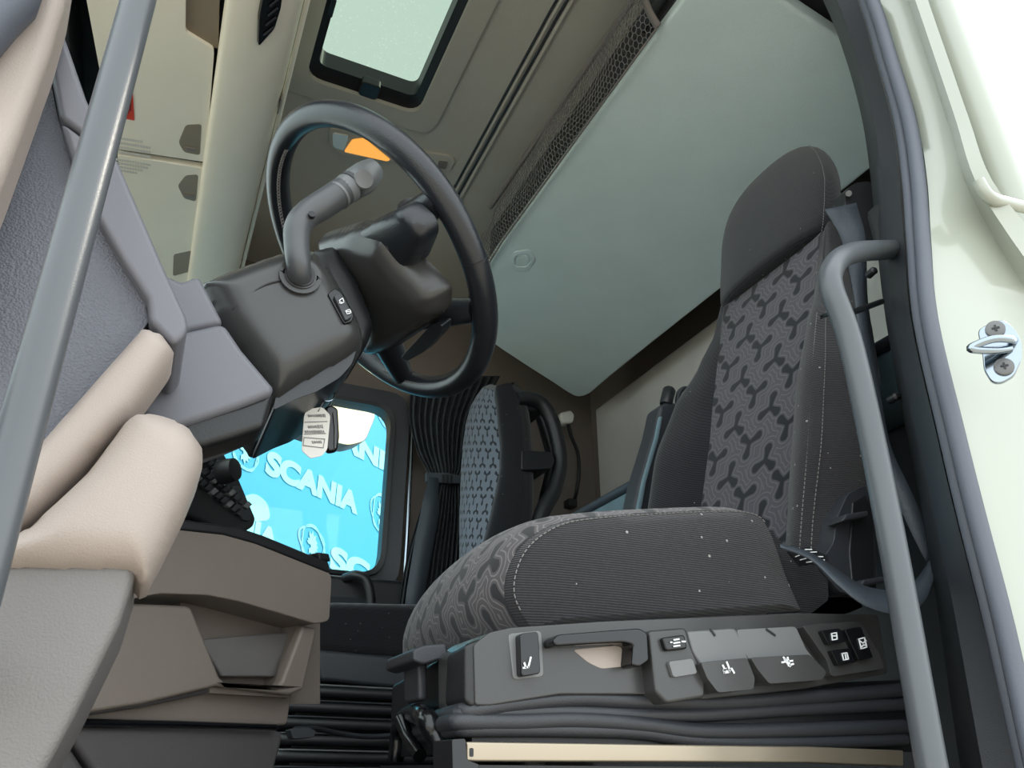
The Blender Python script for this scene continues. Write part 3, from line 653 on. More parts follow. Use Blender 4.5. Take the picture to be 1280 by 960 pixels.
# backrest : sections across y at each height
def bx(z): return .752+.30*(z-H)+.05*math.exp(-((z-H-.98)/.12)**2)*0
def sec(z, w, bol, pw, th, nose=0.0):
    """front half of one section, far side to near side; w half width, bol bolster height, pw half width of the print"""
    X = bx(z)
    return [V((X+th, SY+w*.80, z)), V((X+th*.45, SY+w*.985, z)), V((X+.0, SY+w, z)), V((X-bol*.75, SY+w*.93, z)), V((X-bol, SY+lerp(pw, w, .62), z)), V((X-bol*.55, SY+lerp(pw, w, .22), z)), V((X-.004, SY+pw, z)),
            V((X-nose, SY+pw*.5, z)), V((X-nose*1.1, SY, z)), V((X-nose, SY-pw*.5, z)), V((X-.004, SY-pw, z)),
            V((X-bol*.55, SY-lerp(pw, w, .22), z)), V((X-bol, SY-lerp(pw, w, .62), z)), V((X-bol*.75, SY-w*.93, z)), V((X+.0, SY-w, z)), V((X+th*.45, SY-w*.985, z)), V((X+th, SY-w*.80, z))]
keys = [(.30, .215, .050, .118, .09), (.42, .238, .066, .120, .10), (.55, .240, .070, .122, .10), (.66, .222, .055, .132, .10), (.75, .192, .026, .136, .09), (.84, .168, .008, .140, .085), (.93, .160, .003, .143, .08)]
def keyat(z):
    for a, b in zip(keys[:-1], keys[1:]):
        if z <= b[0]:
            t = max(0, (z-a[0])/(b[0]-a[0])); t = t*t*(3-2*t)*.5+t*.5; return [lerp(p, q, t) for p, q in zip(a, b)]
    return list(keys[-1])
zs = [.20+.73*i/28 for i in range(29)]
SEC = [sec(H+z_, k_[1], k_[2], k_[3], k_[4], .004) for z_, k_ in ((z_, keyat(z_)) for z_ in zs)]
def smooth_row(r, a, b): return cat(r[a:b+1], 4)
loft('backrest_print', [smooth_row(s, 6, 10) for s in SEC], 'pat', ds)
loft('side_bolster', [smooth_row(s, 0, 6) for s in SEC], 'velour', ds)
nb = loft('side_bolster', [smooth_row(s, 10, 16) for s in SEC], 'knit', ds)
stitches('seam_stitching', [s[12]*.5+s[13]*.5+V((-.004, -.002, 0)) for s in SEC[1:19]], .0042, .0022, .0011, 'stitch', nb)
stitches('seam_stitching', [s[13]+V((-.001, -.003, 0)) for s in SEC[1:19]], .0042, .0022, .0010, 'stitch', nb)
bs = []
for s in SEC:
    a, b = s[0], s[16]; bs.append([a, a.lerp(b, .2)+V((.025, 0, 0)), a.lerp(b, .5)+V((.035, 0, 0)), a.lerp(b, .8)+V((.025, 0, 0)), b])
loft('back_shell', bs, 'black', ds)
# headrest
hz = [(.90, .158, .080), (.915, .163, .090), (.97, .168, .100), (1.03, .170, .105), (1.08, .168, .105), (1.13, .159, .098), (1.175, .142, .085), (1.205, .116, .068), (1.225, .082, .048), (1.234, .03, .02)]
hr = []
for z, w_, th in hz:
    X = bx(H+z)+.018-.06*max(0, z-.93); e_ = 2.4; row = []
    for i in range(28):
        a = 2*math.pi*i/28; c_, s_ = math.cos(a), math.sin(a)
        row.append(V((X+th*.5*(1 if c_ > 0 else 1)*abs(c_)**(2/e_)*(1 if c_ > 0 else -1)-.008, SY+.030*max(0, min(1, (z-1.04)/.18))+w_*abs(s_)**(2/e_)*(1 if s_ > 0 else -1), H+z)))
    hr.append(row)
hd = loft('headrest', hr, 'velour', ds, closed=True, caps=True, sub=1)
stitches('seam_stitching', [r[20]*.4+r[19]*.6+V((-.004, -.003, 0)) for r in hr[0:7]], .0042, .0022, .0009, 'stitch', hd)
# folded armrest on the far side
prism('armrest', pys([(790, 650), (800, 600), (818, 540), (825, 506), (838, 500), (852, 506), (862, 500), (858, 540), (838, 600), (828, 650)], 1.245), (0, .055, 0), 'pillar', ds, bev=.010, seg=4)
prism('armrest_strip', pys([(796, 640), (804, 600), (820, 545), (825, 520), (829, 520), (824, 548), (808, 604), (802, 640)], 1.240), (0, .012, 0), 'mattress', ds, bev=.003)
kn = pys([(832, 506), (837, 486)], 1.255); tube('armrest_knob', [kn[0], kn[0].lerp(kn[1], .1), kn[0].lerp(kn[1], .9), kn[1]], [.013, .014, .0145, .011], 'black', ds, n=18)
tube('armrest_loop', cat(pys([(846, 520), (848, 494), (855, 486), (863, 490), (861, 515)], 1.26), 5), .006, 'pillar', ds, n=10)
# belt side bracket
bk = prism('side_bracket', pys(rp([(1022, 708), (1042, 678), (1047, 645), (1060, 616), (1082, 606), (1094, 640), (1096, 740), (1052, 742)], 6), .735), (0, .03, 0), 'pillar', ds, bev=.008)
prism('bracket_well', pys([(1066, 628), (1082, 618), (1092, 640), (1094, 735), (1066, 735), (1062, 690)], .732), (0, .008, 0), 'black', bk, bev=.002)
for (a, b, y2) in (((1052, 652), (1086, 640), .715), ((1074, 734), (1106, 722), .715)):
    prism('bracket_rib', pys([a, (a[0]+6, a[1]-10), (b[0], b[1]-2), (b[0], b[1]+6)], y2), (0, .03, 0), 'pillar', bk, bev=.003)
# side console with its switches
YC = .705
con = prism('side_console', pys(rp([(592, 806), (612, 790), (640, 784), (760, 776), (1000, 766), (1098, 768), (1110, 842), (1000, 862), (880, 874), (812, 868), (700, 868), (614, 882), (594, 882)], 5), YC), (0, .10, 0), 'column', ds, bev=.008, seg=4)
prism('front_cover', pys([(580, 806), (600, 798), (622, 793), (618, 882), (588, 884), (580, 876)], YC+.002), (.055, .42, 0), 'black', ds, bev=.010)
PJ = lambda ps, d: pys(ps, YC+d)
BK = (0, .014, 0)
prism('switch_recess', PJ(rp([(635, 792), (677, 788), (680, 846), (642, 850)], 6), -.001), (0, .004, 0), 'silver', con, bev=.001)
s_ = prism('recline_switch', PJ(rp([(650, 792), (673, 789), (676, 842), (652, 846)], 5), -.012), BK, 'blackgloss', ds, bev=.004)
strokes('switch_symbol', [PJ(l, -.0125) for l in ([(663, 822), (660, 834)], [(660, 834), (654, 835)], [(655, 829), (657, 835)])], .0016, 'white', s_, (0, -1, 0))
prism('handle_well', PJ(rp([(716, 812), (780, 806), (790, 832), (752, 836), (735, 828)], 5), -.0005), (0, .003, 0), 'beige', con, bev=.001)
hd_ = prism('release_handle', PJ(rp([(691, 800), (698, 793), (760, 788), (800, 785), (810, 791), (812, 826), (800, 834), (790, 832), (792, 806), (780, 803), (722, 806), (694, 808)], 4), -.022), (0, .030, 0), 'blackgloss', ds, bev=.005, seg=4)
b1 = prism('switch_block', PJ(rp([(811, 788), (858, 784), (864, 806), (882, 848), (882, 872), (834, 880), (820, 866)], 5), -.020), (0, .03, 0), 'column', ds, bev=.005)
k1 = prism('button', PJ(rp([(828, 797), (856, 793), (860, 811), (833, 814)], 4), -.026), BK, 'blackgloss', b1, bev=.003)
strokes('button_symbol', [PJ(l, -.0265) for l in ([(842, 800), (848, 799)], [(842, 804), (849, 803)], [(842, 808), (849, 807)], [(838, 803), (839, 803)], [(852, 802), (856, 802)])], .0014, 'white', k1, (0, -1, 0))
prism('button', PJ(rp([(836, 827), (866, 823), (872, 842), (842, 847)], 4), -.024), BK, 'silver', b1, bev=.002)
def pad(o1, o2, sym):
    a = prism('adjuster_pad', PJ(rp(o1, 5), -.018), (0, .03, 0), 'silver', ds, bev=.006, seg=4)
    prism('pad_foot', PJ(rp(o2, 4), -.030), (0, .03, 0), 'column', a, bev=.005, seg=4)
    strokes('pad_symbol', [PJ(l, -.0305) for l in sym], .0018, 'white', a, (0, -1, 0))
    return a
p1 = pad([(859, 789), (920, 785), (932, 812), (944, 846), (940, 862), (900, 866), (886, 848), (866, 815)], [(876, 828), (934, 822), (944, 848), (942, 862), (898, 866), (884, 848)],
    [[(903, 832), (906, 838), (912, 837)], [(908, 828), (912, 838)], [(914, 836), (917, 841)], [(905, 841), (911, 840), (908, 836), (904, 838), (905, 841)]])
p2 = pad([(921, 787), (995, 783), (1008, 812), (1032, 840), (1020, 850), (960, 854), (946, 838), (928, 812)], [(938, 822), (1012, 818), (1034, 840), (1028, 850), (962, 855), (948, 838)],
    [[(980, 824), (984, 830)], [(984, 822), (987, 833)], [(977, 828), (990, 826)], [(985, 832), (991, 830)], [(979, 822), (983, 826)]])
for pp, xs in ((p1, (888, 893)), (p2, (958, 968))):
    strokes('pad_notch', [PJ([(xs[0], 787), (xs[1], 794)], -.0182)], .0022, 'black', pp, (0, -1, 0))
b2 = prism('switch_block', PJ(rp([(1003, 782), (1075, 776), (1100, 818), (1106, 836), (1040, 846), (1034, 826)], 4), -.014), (0, .03, 0), 'column', ds, bev=.004)
for q, sym in (([(1027, 788), (1050, 785), (1058, 802), (1036, 806)], ([(1039, 792), (1045, 791), (1046, 799), (1040, 800), (1039, 792)], [(1041, 795), (1044, 795)])),
             ([(1039, 813), (1062, 810), (1070, 828), (1048, 832)], ([(1052, 817), (1058, 816), (1060, 824), (1054, 825), (1052, 817)], [(1056, 818), (1057, 823)])),
             ([(1056, 787), (1076, 783), (1092, 822), (1074, 826)], ([(1073, 799), (1080, 797), (1083, 809), (1076, 811), (1073, 799)], [(1074, 801), (1078, 804), (1082, 801)], [(1076, 809), (1079, 806), (1082, 807)]))):
    k1 = prism('button', PJ(rp(q, 3), -.021), BK, 'blackgloss', b2, bev=.003)
    strokes('button_symbol', [PJ(l, -.0215) for l in sym], .0012, 'white', k1, (0, -1, 0))
# bellows folds round the seat base
fold = [([(590, 888), (640, 880), (720, 873), (800, 876), (900, 878), (1000, 872), (1130, 862)], .0085), ([(584, 893), (650, 890), (720, 890), (800, 893), (880, 893), (1000, 886), (1130, 880)], .0080),
        ([(580, 902), (650, 902), (720, 900), (800, 905), (880, 914), (1000, 912), (1130, 908)], .0085), ([(584, 911), (650, 911), (720, 912), (800, 915), (880, 926), (1000, 928), (1130, 924)], .0080)]
for i, (ps, r_) in enumerate(fold):
    pts = [PY(p, .715+.003*(i % 2)) for p in ps]
    f0 = pts[0]; wrap = [f0+V((.085, .43, 0)), f0+V((.045, .30, 0)), f0+V((.010, .12, 0)), f0+V((-.004, .02, 0))]
    tube('bellows_fold', cat(wrap+pts, 6), r_*.92, 'pillar', ds, n=12)
prism('bellows_core', pys([(590, 870), (1125, 850), (1140, 940), (590, 940)], .722), (.05, .40, 0), 'black', ds, smooth=False)
# slide rail and front levers
rl = prism('slide_rail', pys([(583, 927), (1010, 933), (1130, 938), (1130, 958), (1010, 953), (583, 952)], .700), (0, .02, 0), 'rail', ds, bev=.002)
prism('rail_slot', pys(rp([(587, 935), (592, 935), (592, 946), (587, 946)], 2), .6995), (0, .003, 0), 'black', rl)
prism('rail_end', pys(rp([(565, 924), (582, 923), (584, 950), (600, 956), (590, 975), (566, 970)], 3), .692), (0, .05, 0), 'blackgloss', ds, bev=.004)
prism('rail_base', pys([(570, 956), (1150, 961), (1150, 1010), (570, 1010)], .705), (.05, .42, 0), 'black', ds, smooth=False)
prism('front_lever', [PZ(p, H+.128) if 0 else PY(p, .80) for p in rp([(516, 812), (530, 806), (558, 804), (561, 822), (545, 826), (530, 831), (516, 826)], 4)], (0, .10, 0), 'pillar', ds, bev=.005)
prism('lever_stem', pys([(521, 828), (535, 828), (535, 876), (523, 876)], .83), (0, .05, 0), 'pillar', ds, bev=.004)
tube('slide_handle', cat([PY(p, y) for p, y in (((495, 950), 1.10), ((500, 905), 1.08), ((515, 893), .95), ((530, 896), .80), ((545, 920), .78), ((560, 950), .77))], 6), .011, 'blackgloss', ds, n=14)
tube('slide_handle_rod', cat([PY(p, y) for p, y in (((500, 898), .95), ((512, 925), .93), ((525, 945), .90))], 6), .008, 'blackgloss', ds, n=12)

# ================================================================ SEAT BELT
sb = top('seat_belt', PY((1090, 700), .69), 'slate seat belt hanging slack in a loop beside the driver seat', 'seat belt')
L = [((1031, 262), .735), ((1052, 300), .73), ((1068, 372), .70), ((1075, 440), .695), ((1082, 500), .69), ((1096, 565), .685), ((1118, 620), .685), ((1142, 672), .68), ((1160, 706), .68)]
R = [((1070, 254), .72), ((1082, 300), .71), ((1084, 372), .70), ((1094, 440), .69), ((1102, 500), .68), ((1114, 560), .675), ((1138, 612), .67), ((1158, 660), .67), ((1167, 690), .675)]
ribbon('shoulder_strap', [PY(p, y) for p, y in L], [PY(p, y) for p, y in R], 'belt', sb)
L = [((1160, 704), .68), ((1146, 724), .676), ((1128, 736), .674), ((1104, 738), .674), ((1074, 730), .68), ((1040, 708), .69), ((1010, 690), .70), ((975, 680), .705)]
R = [((1168, 690), .675), ((1166, 728), .655), ((1150, 758), .65), ((1120, 768), .65), ((1080, 756), .655), ((1046, 730), .668), ((1014, 700), .69), ((975, 684), .70)]
ribbon('lap_strap', [PY(p, y) for p, y in L], [PY(p, y) for p, y in R], 'belt', sb)
gd = prism('belt_guide', pys(rp([(1058, 236), (1070, 228), (1088, 226), (1098, 250), (1098, 300), (1078, 300), (1070, 262), (1056, 256)], 5), .735), (0, .03, 0), 'black', sb, bev=.008)
tube('guide_bolt', [PY((1061, 242), .735), PY((1061, 242), .725)], [.006, .005], 'silver', gd, n=14)
for p in ((1085, 500), (1120, 497), (1092, 340)):
    q = PY(p, .66); tube('pillar_stud', [q+V((.0, .01, 0)), q+V((-.003, -.004, 0)), q+V((-.004, -.007, 0))], [.006, .006, .003], 'black', pil, n=16)

# ================================================================ PASSENGER SEAT
ps_ = top('passenger_seat', (.75, 2.35, 0), 'upright passenger seat with pale print front and open framed back, in front of the curtain', 'seat')
ry = [700, 650, 620, 590, 560, 530, 508, 494, 484]
fx = [574, 574, 575, 576, 578, 582, 588, 596, 605]
nx = [598, 611, 618, 624, 625, 622, 620, 618, 618]
rx = [650, 655, 656, 656, 655, 653, 650, 646, 640]
rows = []
for y, a, b in zip(ry, fx, nx):
    A, B = PY((a, y), 2.56), PY((b, y+ (4 if y < 500 else 0)), 2.20)
    rows.append([A.lerp(B, t)+V((-.02*math.sin(math.pi*t), 0, 0)) for t in [i/8 for i in range(9)]])
loft('backrest_print', rows, 'patp', ps_)
rows2 = []
for y, b, c in zip(ry, nx, rx):
    B, C = PY((b, y+(4 if y < 500 else 0)), 2.20), PY((c, y-2), 2.15)
    rows2.append([B, B.lerp(C, .15)+V((-.012, -.025, 0)), B.lerp(C, .5)+V((0, -.03, .004)), C+V((0, -.006, 0)), C+V((.05, .05, 0)), C+V((.06, .35, -.01))])
loft('side_bolster', [cat(r, 4) for r in rows2], 'velour', ps_)
loft('backrest_top', [[rows[-1][j], rows[-1][j]+V((.03, 0, .02)), rows[-1][j]+V((.10, -.02, .005))] for j in range(9)]+[[rows2[-1][2], rows2[-1][2]+V((.03, 0, .012)), rows2[-1][3]]], 'velour', ps_)
tube('back_frame', cat([PY(p, y) for p, y in (((645, 499), 2.15), ((660, 498), 2.15), ((676, 504), 2.15), ((689, 524), 2.15), ((698, 556), 2.15), ((700, 584), 2.15), ((692, 614), 2.15), ((678, 640), 2.15), ((668, 680), 2.15))], 6), .026, 'black', ps_, n=14)
tube('back_frame', cat([PY(p, y) for p, y in (((655, 508), 2.42), ((672, 512), 2.42), ((684, 545), 2.42), ((690, 580), 2.42), ((678, 640), 2.42))], 6), .024, 'black', ps_, n=12)
prism('frame_bar', pys(rp([(652, 562), (690, 565), (694, 575), (690, 586), (652, 588)], 4), 2.13), (0, .40, 0), 'black', ps_, bev=.01)
prism('frame_bar', pys([(652, 500), (680, 504), (684, 514), (652, 514)], 2.16), (0, .36, 0), 'black', ps_, bev=.01)
prism('seat_cushion', [V((.38, 2.10, H+.33)), V((.42, 2.10, H+.395)), V((.60, 2.10, H+.405)), (V((1.02, 2.10, H+.43))), V((1.02, 2.10, H+.25)), V((.40, 2.10, H+.27))], (0, .50, 0), 'velour', ps_, bev=.022, seg=4)
prism('cushion_frame', [V((.40, 2.09, H+.272)), V((1.02, 2.09, H+.25)), V((1.0, 2.09, H+.165)), V((.42, 2.09, H+.195))], (0, .48, 0), 'pillar', ps_, bev=.012)
for i in range(6):
    z = H+.172-.037*i
    tube('bellows_fold', cat([V((.98, 2.10, z-.005)), V((.60, 2.09, z-.004)), V((.37, 2.10, z)), V((.34, 2.16, z)), V((.34, 2.45, z)), V((.40, 2.55, z))], 5), .015, 'black', ps_, n=10)
    tube('fold_edge', cat([V((.96, 2.087, z+.010)), V((.60, 2.077, z+.011)), V((.37, 2.087, z+.014)), V((.327, 2.15, z+.014))], 5), .0022, 'silver' if i in (0, 4) else 'pillar', ps_, n=6)
box('bellows_core', (.37, 2.11, 0), (1.0, 2.52, H+.19), 'black', ps_, smooth=False)
cbp = cat([PY(p, y) for p, y in (((368, 912), 1.9), ((395, 911), 1.95), ((420, 916), 2.0), ((460, 921), 2.03), ((505, 918), 2.05))], 5)
tube('hose', cbp, .006, 'pillar', ps_, n=8)
prism('floor_lever', pys(rp([(362, 911), (385, 909), (396, 914), (392, 922), (366, 924)], 3), 1.88), (0, .06, 0), 'pillar', ps_, bev=.005)

# ================================================================ CURTAIN
cu_ = top('curtain', (.9, 2.70, H+.2), 'black pleated curtain gathered by a tie band, between window and passenger seat', 'curtain')
rows = []
CR = [(470, 515, 625), (520, 512, 600), (560, 520, 590), (585, 532, 584), (597, 537, 578), (612, 534, 578), (650, 522, 580), (700, 508, 578), (760, 498, 575), (800, 494, 575)]
sm = cat([V((a, b, c)) for a, b, c in CR], 4)
for s in sm:
    y, a, b = s; pin = math.exp(-((y-598)/22)**2); row = []
    for i in range(97):
        t = i/96; px = lerp(a, b, t); amp = .020*(1-.6*pin)
        row.append(PY((px, y), 2.72+amp*math.sin(t*2*math.pi*12+.6*math.sin(t*9))+.012*math.sin(t*11)-.02*pin))
    rows.append(row)
loft('cloth', rows, 'curtain', cu_, solid=.002, angle=180)
tie = prism('tie_band', pys(rp([(533, 590), (560, 591), (577, 595), (577, 604), (558, 604), (533, 602)], 2), 2.665), (0, .02, 0), 'belt', cu_, bev=.003)
for i in range(3): prism('tie_button', pys(rp([(553+i*5, 593), (556+i*5, 593), (556+i*5, 603), (553+i*5, 603)], 1), 2.660), (0, .008, 0), 'black', tie, bev=.001)
loft('tie_tail', [pys(r, 2.66) for r in ([(536, 596), (548, 598)], [(528, 630), (549, 640)], [(518, 680), (540, 690)], [(508, 740), (530, 745)], [(504, 780), (524, 780)])], 'belt', cu_, solid=.003)

# ================================================================ BUNKS
bo = V((1.5, 0, H+1.41)); bn_ = V((.17, 0, .65)).normalized()
bp = lambda ps, off=0: [PL(p, bo+bn_*off, bn_) for p in ps]
ub = top('upper_bunk', (1.2, 1.6, H+1.45), 'folded up bunk with pale grey green felt underside, hung across the rear wall', 'bunk')
outl = cat([V((.85, .80, H+1.58))]+bp([(845, 10), (700, 206), (625, 308), (604, 340), (594, 370), (596, 400), (610, 424), (640, 446), (690, 478), (708, 490), (722, 496.5), (736, 493), (752, 480), (800, 441), (915, 350), (1090, 210)])+[V((1.5, .80, H+1.41))], 3)
prism('felt_board', outl, bn_*.05, 'felt', ub, bev=.010, seg=4)
lt = ring('latch_bezel', bp(rp([(645, 319), (660, 317), (665, 326), (658, 334), (645, 334), (642, 327)], 3), -.004), bp(rp([(642, 315), (662, 312), (669, 325), (660, 339), (642, 338), (638, 328)], 4), -.003), bn_*.006, 'felt', ub)
prism('latch_key', bp(rp([(647, 321), (658, 319), (662, 326), (656, 332), (647, 332), (645, 327)], 3), -.003), bn_*.006, 'felt', ub, bev=.001)
box('padding', (.90, .70, H+1.62), (1.48, 2.4, H+1.70), 'curtain', ub, bev=.02)
lb = top('lower_bunk', (1.4, 1.75, 0), 'lower bunk mattress in blue grey felt, across the cab behind the seats', 'bunk')
LB = lambda f, z: [V((f, .72, z)), V((1.70, .72, z)), V((1.70, 2.74, z)), V((1.38, 2.74, z)), V((1.38, 2.06, z)), V((f, 2.06, z))]
prism('mattress', LB(1.14, H+.56), (0, 0, .14), 'mattress', lb, bev=.03, seg=4)
tube('piping', [(1.145, .74, H+.70), (1.145, 1.4, H+.70), (1.145, 2.04, H+.70)], .014, 'belt', lb, n=10)
prism('base', LB(1.18, 0.0), (0, 0, H+.56), 'taupedark', lb, bev=.01)
# net along the front of the bunk
nt = top('storage_net', (.82, 1.5, H+1.6), 'grey storage net slung from a rod along the front of the folded bunk', 'net')
tube('rod', [(.825, .70, H+1.752), (.825, 1.2, H+1.752), (.815, 1.97, H+1.752)], .0085, 'netrim', nt, n=12)
Y0, Y1 = 1.00, 2.08
def netp(u, v):                                   # u along the cab, v from rod (0) to bunk edge (1)
    y = lerp(Y0, Y1, u); sag = math.sin(math.pi*v)
    x = lerp(.823, .838, v)-.022*sag-.008*math.sin(u*17)*sag; z = lerp(H+1.748, H+1.572, v)+.012*math.sin(u*13+1)*sag-.016*sag
    k_ = max(0, (u-.84)/.16)
    return V((x+.01*k_, y+.0*k_, z-.03*k_*(1-v)))
hx, fs, vs = {}, [], []
nu, nv = 64, 12
def hv(a, b):
    key = (round(a, 4), round(b, 4))
    if key not in hx: hx[key] = len(vs); vs.append(netp(min(1, max(0, a)), min(1, max(0, b))))
    return hx[key]
for j in range(nv):
    for i in range(nu):
        cu0 = (i+(.5 if j % 2 else 0)+.5)/(nu+.5); cv0 = (j+.5)/nv*1.0; du, dv = .5/(nu+.5), .667/nv
        f = [hv(cu0, cv0+dv), hv(cu0+du, cv0+dv/2), hv(cu0+du, cv0-dv/2), hv(cu0, cv0-dv), hv(cu0-du, cv0-dv/2), hv(cu0-du, cv0+dv/2)]
        if len(set(f)) == 6: fs.append(tuple(f))
nm = mk('mesh', vs, fs, 'net', nt, smooth=False); nm['kind'] = 'stuff'
m = nm.modifiers.new('wire', 'WIREFRAME'); m.thickness = .0026; m.use_replace = True; m.use_even_offset = False
loft('binding', [[netp(0, v)+V((-.002, d_, 0)) for v in [i/20 for i in range(21)]] for d_ in (-.012, .008)], 'netrim', nt, solid=.004)
loft('binding', [[netp(1, v)+V((-.002, d_, 0)) for v in [i/20 for i in range(21)]] for d_ in (-.008, .008)], 'netrim', nt, solid=.004)
tube('binding', [netp(u, 1)+V((-.004, 0, -.002)) for u in [i/30 for i in range(31)]], .003, 'netrim', nt, n=8)
loft('backing', [[V((.872, y, H+z)) for z in (1.634, 1.66, 1.70, 1.76)] for y in (.75, 1.3, 2.1)], 'pillar', nt, solid=.004)
rb = top('rolled_blind', (.86, .9, H+1.66), 'black rolled blind poking out of the open end of the net', 'blind')
tube('roll', [(.847, .76, H+1.685), (.847, .95, H+1.680), (.845, 1.08, H+1.665)], .018, 'curtain', rb, n=16)
tube('strap', [(.838, .78, H+1.69), (.838, .95, H+1.685), (.838, 1.02, H+1.67)], .007, 'black', rb, n=10)

# ================================================================ LAMPS AND SWITCHES
cz = lambda ps, d=0: [PZ(p, ZC-d) for p in ps]
cl = top('ceiling_lamp', PZ((450, 180), ZC), 'ceiling lamp with clear spot and orange lens beyond the roof hatch', 'ceiling lamp')
prism('housing', cz(rp([(411, 160), (470, 168), (520, 190), (520, 206), (487, 203), (425, 194), (410, 180)], 5), .012), (0, 0, .014), 'head', cl, bev=.004)
prism('clear_lens', cz(rp([(415, 166), (437, 170), (430, 189), (416, 184)], 4), .016), (0, 0, .008), 'clear', cl, bev=.003)
prism('orange_lens', cz(rp([(440, 175), (455, 173), (488, 200), (484, 202), (430, 190)], 2), .015), (0, 0, .008), 'orange', cl, bev=.002)
sw2 = top('ceiling_switch', PZ((550, 205), ZC), 'small grey push switch plate on the ceiling beside the lamp', 'switch')
prism('plate', cz(rp([(524, 189), (562, 195), (570, 201), (562, 215), (540, 212), (528, 206)], 5), .008), (0, 0, .010), 'head', sw2, bev=.003)
prism('push_key', cz(rp([(548, 202), (560, 203), (557, 212), (547, 210)], 2), .012), (0, 0, .006), 'netrim', sw2, bev=.001)
rlp = top('reading_lamp', PY((716, 628), 2.84), 'reading lamp with pale head on black flexible neck, on the side wall behind passenger seat', 'lamp')
prism('head', pys(rp([(701, 515), (714, 512), (719, 518), (717, 528), (704, 529), (700, 522)], 3), 2.70), (0, .05, 0), 'clear', rlp, bev=.010, seg=3)
tube('flexible_neck', cat([PY(p, y) for p, y in (((709, 526), 2.72), ((714, 545), 2.74), ((722, 565), 2.76), ((724, 590), 2.79), ((721, 612), 2.81), ((717, 628), 2.85))], 6), .008, 'black', rlp, n=10)
prism('base', pys(rp([(711, 622), (722, 624), (722, 634), (711, 632)], 2), 2.82), (0, .05, 0), 'black', rlp, bev=.004)

# ================================================================ OUTSIDE
em = top('door_mirror', PY((420, 530), 3.10), 'rounded exterior mirror with cream reflection put into its tint, outside the passenger window', 'mirror')
mo = PY((420, 525), 3.08); mn = V((.50, -.82, .28)).normalized()
mq = lambda ps, off=0: [PL(p, mo+mn*off, mn) for p in ps]
MO = rp([(377, 490), (468, 508), (470, 520), (457, 552), (436, 558), (405, 550), (372, 538), (369, 525)], 7)
prism('housing', mq(MO), -mn*.06, 'black', em, bev=.02)
prism('mirror_glass', mq([(lerp(p[0], 420, .03), lerp(p[1], 525, .05)) for p in MO], .004), -mn*.006, 'mirrortint', em, bev=.001)
tube('arm', [mo-mn*.04, mo-mn*.04+V((-.1, -.05, .25)), mo+V((-.25, -.15, .4))], .015, 'black', em, n=10)
ba = math.radians(46); bd = V((math.sin(ba), math.cos(ba), 0)); bN = V((math.cos(ba), -math.sin(ba), 0)); b0 = PY((390, 610), 5.2)
bnr = top('advertising_banner', V((b0.x, b0.y, -1.45)), 'cyan banner printed with the word SCANIA and griffin emblems, standing outside the passenger window', 'banner')
def bxy(p): q = PL(p, b0, bN)-b0; return q.dot(bd), q.z
def b3(u, v, off=0): return b0+bd*u+V((0, 0, v))+bN*off
prism('sheet', [b3(-2.2, -1.45-b0.z), b3(3.5, -1.45-b0.z), b3(3.5, 1.9), b3(-2.2, 1.9)], -bN*.03, 'blue', bnr, smooth=False)
mbt = Matrix(((bd.x, 0, bN.x, 0), (bd.y, 0, bN.y, 0), (0, 1, 0, 0), (0, 0, 0, 1)))
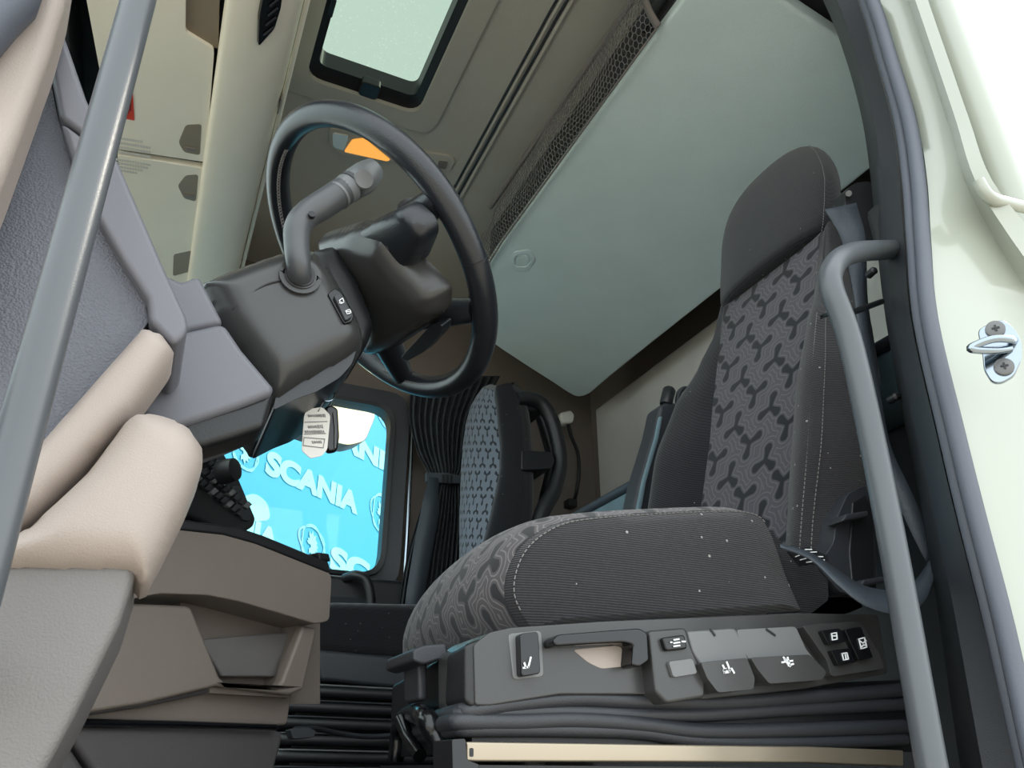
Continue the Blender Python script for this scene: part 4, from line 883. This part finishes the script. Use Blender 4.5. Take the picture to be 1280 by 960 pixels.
def word(pl, pr_, hpx, name='lettering'):
    (u0, v0), (u1, v1) = bxy(pl), bxy(pr_); _, vt = bxy((pl[0], pl[1]-hpx)); Hh = vt-v0
    cv = bpy.data.curves.new(name, 'FONT'); cv.body = 'SCANIA'; cv.size = 1; cv.offset = .056; cv.extrude = .001; cv.space_character = 1.0
    o = bpy.data.objects.new(name, cv); COL.objects.link(o); bpy.context.view_layer.update()
    dx, dy = o.dimensions.x, o.dimensions.y
    dg = bpy.context.evaluated_depsgraph_get(); me = bpy.data.meshes.new_from_object(o.evaluated_get(dg)); bpy.data.objects.remove(o)
    me.materials.clear(); me.materials.append(MT['pale'])
    xs = [v.co.x for v in me.vertices]; ys_ = [v.co.y for v in me.vertices]; x0, x1, y0, y1 = min(xs), max(xs), min(ys_), max(ys_)
    for v in me.vertices:
        t = (v.co.x-x0)/(x1-x0); P = b3(lerp(u0, u1, t), lerp(v0, v1, t)+(v.co.y-y0)/(y1-y0)*Hh, .004+v.co.z)-b0; v.co = P
    o = bpy.data.objects.new(name, me); COL.objects.link(o); o.parent = bnr; o.location = b0-bnr.location
word((330, 592), (446, 644), 33); word((376, 536), (502, 600), 30); word((411, 712), (540, 768), 33); word((222, 636), (345, 692), 34)
def emblem(c, hw, hh):
    u, v = bxy(c); ux, _ = bxy((c[0]+hw, c[1])); _, vy = bxy((c[0], c[1]-hh)); sx, sy = ux-u, vy-v
    f = lambda a, b, o=.004: b3(u+a*sx, v+b*sy-.18*a*sx, o)
    def loopline(fn, n=40): return [[fn(2*math.pi*i/n) for i in range(n+1)]]
    ls = loopline(lambda a: f(math.cos(a)*(.95-.12*math.cos(3*a+.4)), math.sin(a)*.95))+loopline(lambda a: f(math.cos(a)*(.86+.10*math.cos(3*a)), math.sin(a)*(.98-.08*math.sin(3*a))))
    strokes('emblem_rings', ls, .012, 'pale', bnr, bN)
    # crowned griffin head: crown, crest, beak, neck
    g = [(-.30, .32), (-.34, .58), (-.18, .44), (-.08, .70), (.02, .44), (.18, .60), (.16, .34), (.34, .22), (.26, .08), (.44, -.02), (.30, -.10), (.42, -.28), (.24, -.28), (.30, -.50), (.12, -.46), (.08, -.72), (-.08, -.52), (-.20, -.66), (-.22, -.40), (-.08, -.24), (-.14, -.12), (-.32, -.14), (-.44, -.02), (-.30, .02), (-.40, .14), (-.22, .20)]
    prism('emblem_griffin', [f(a, b, .006) for a, b in g], -bN*.003, 'pale', bnr, smooth=False)
for c, hw, hh in (((306, 563), 19, 24), ((390, 680), 17, 22), ((476, 643), 13, 24), ((482, 513), 13, 22)): emblem(c, hw, hh)
prism('emblem_griffin', [b3(*bxy(p), .003) for p in rp([(300, 622), (318, 616), (334, 628), (338, 650), (320, 652), (302, 648)], 8)], -bN*.002, 'pale', bnr, smooth=False)
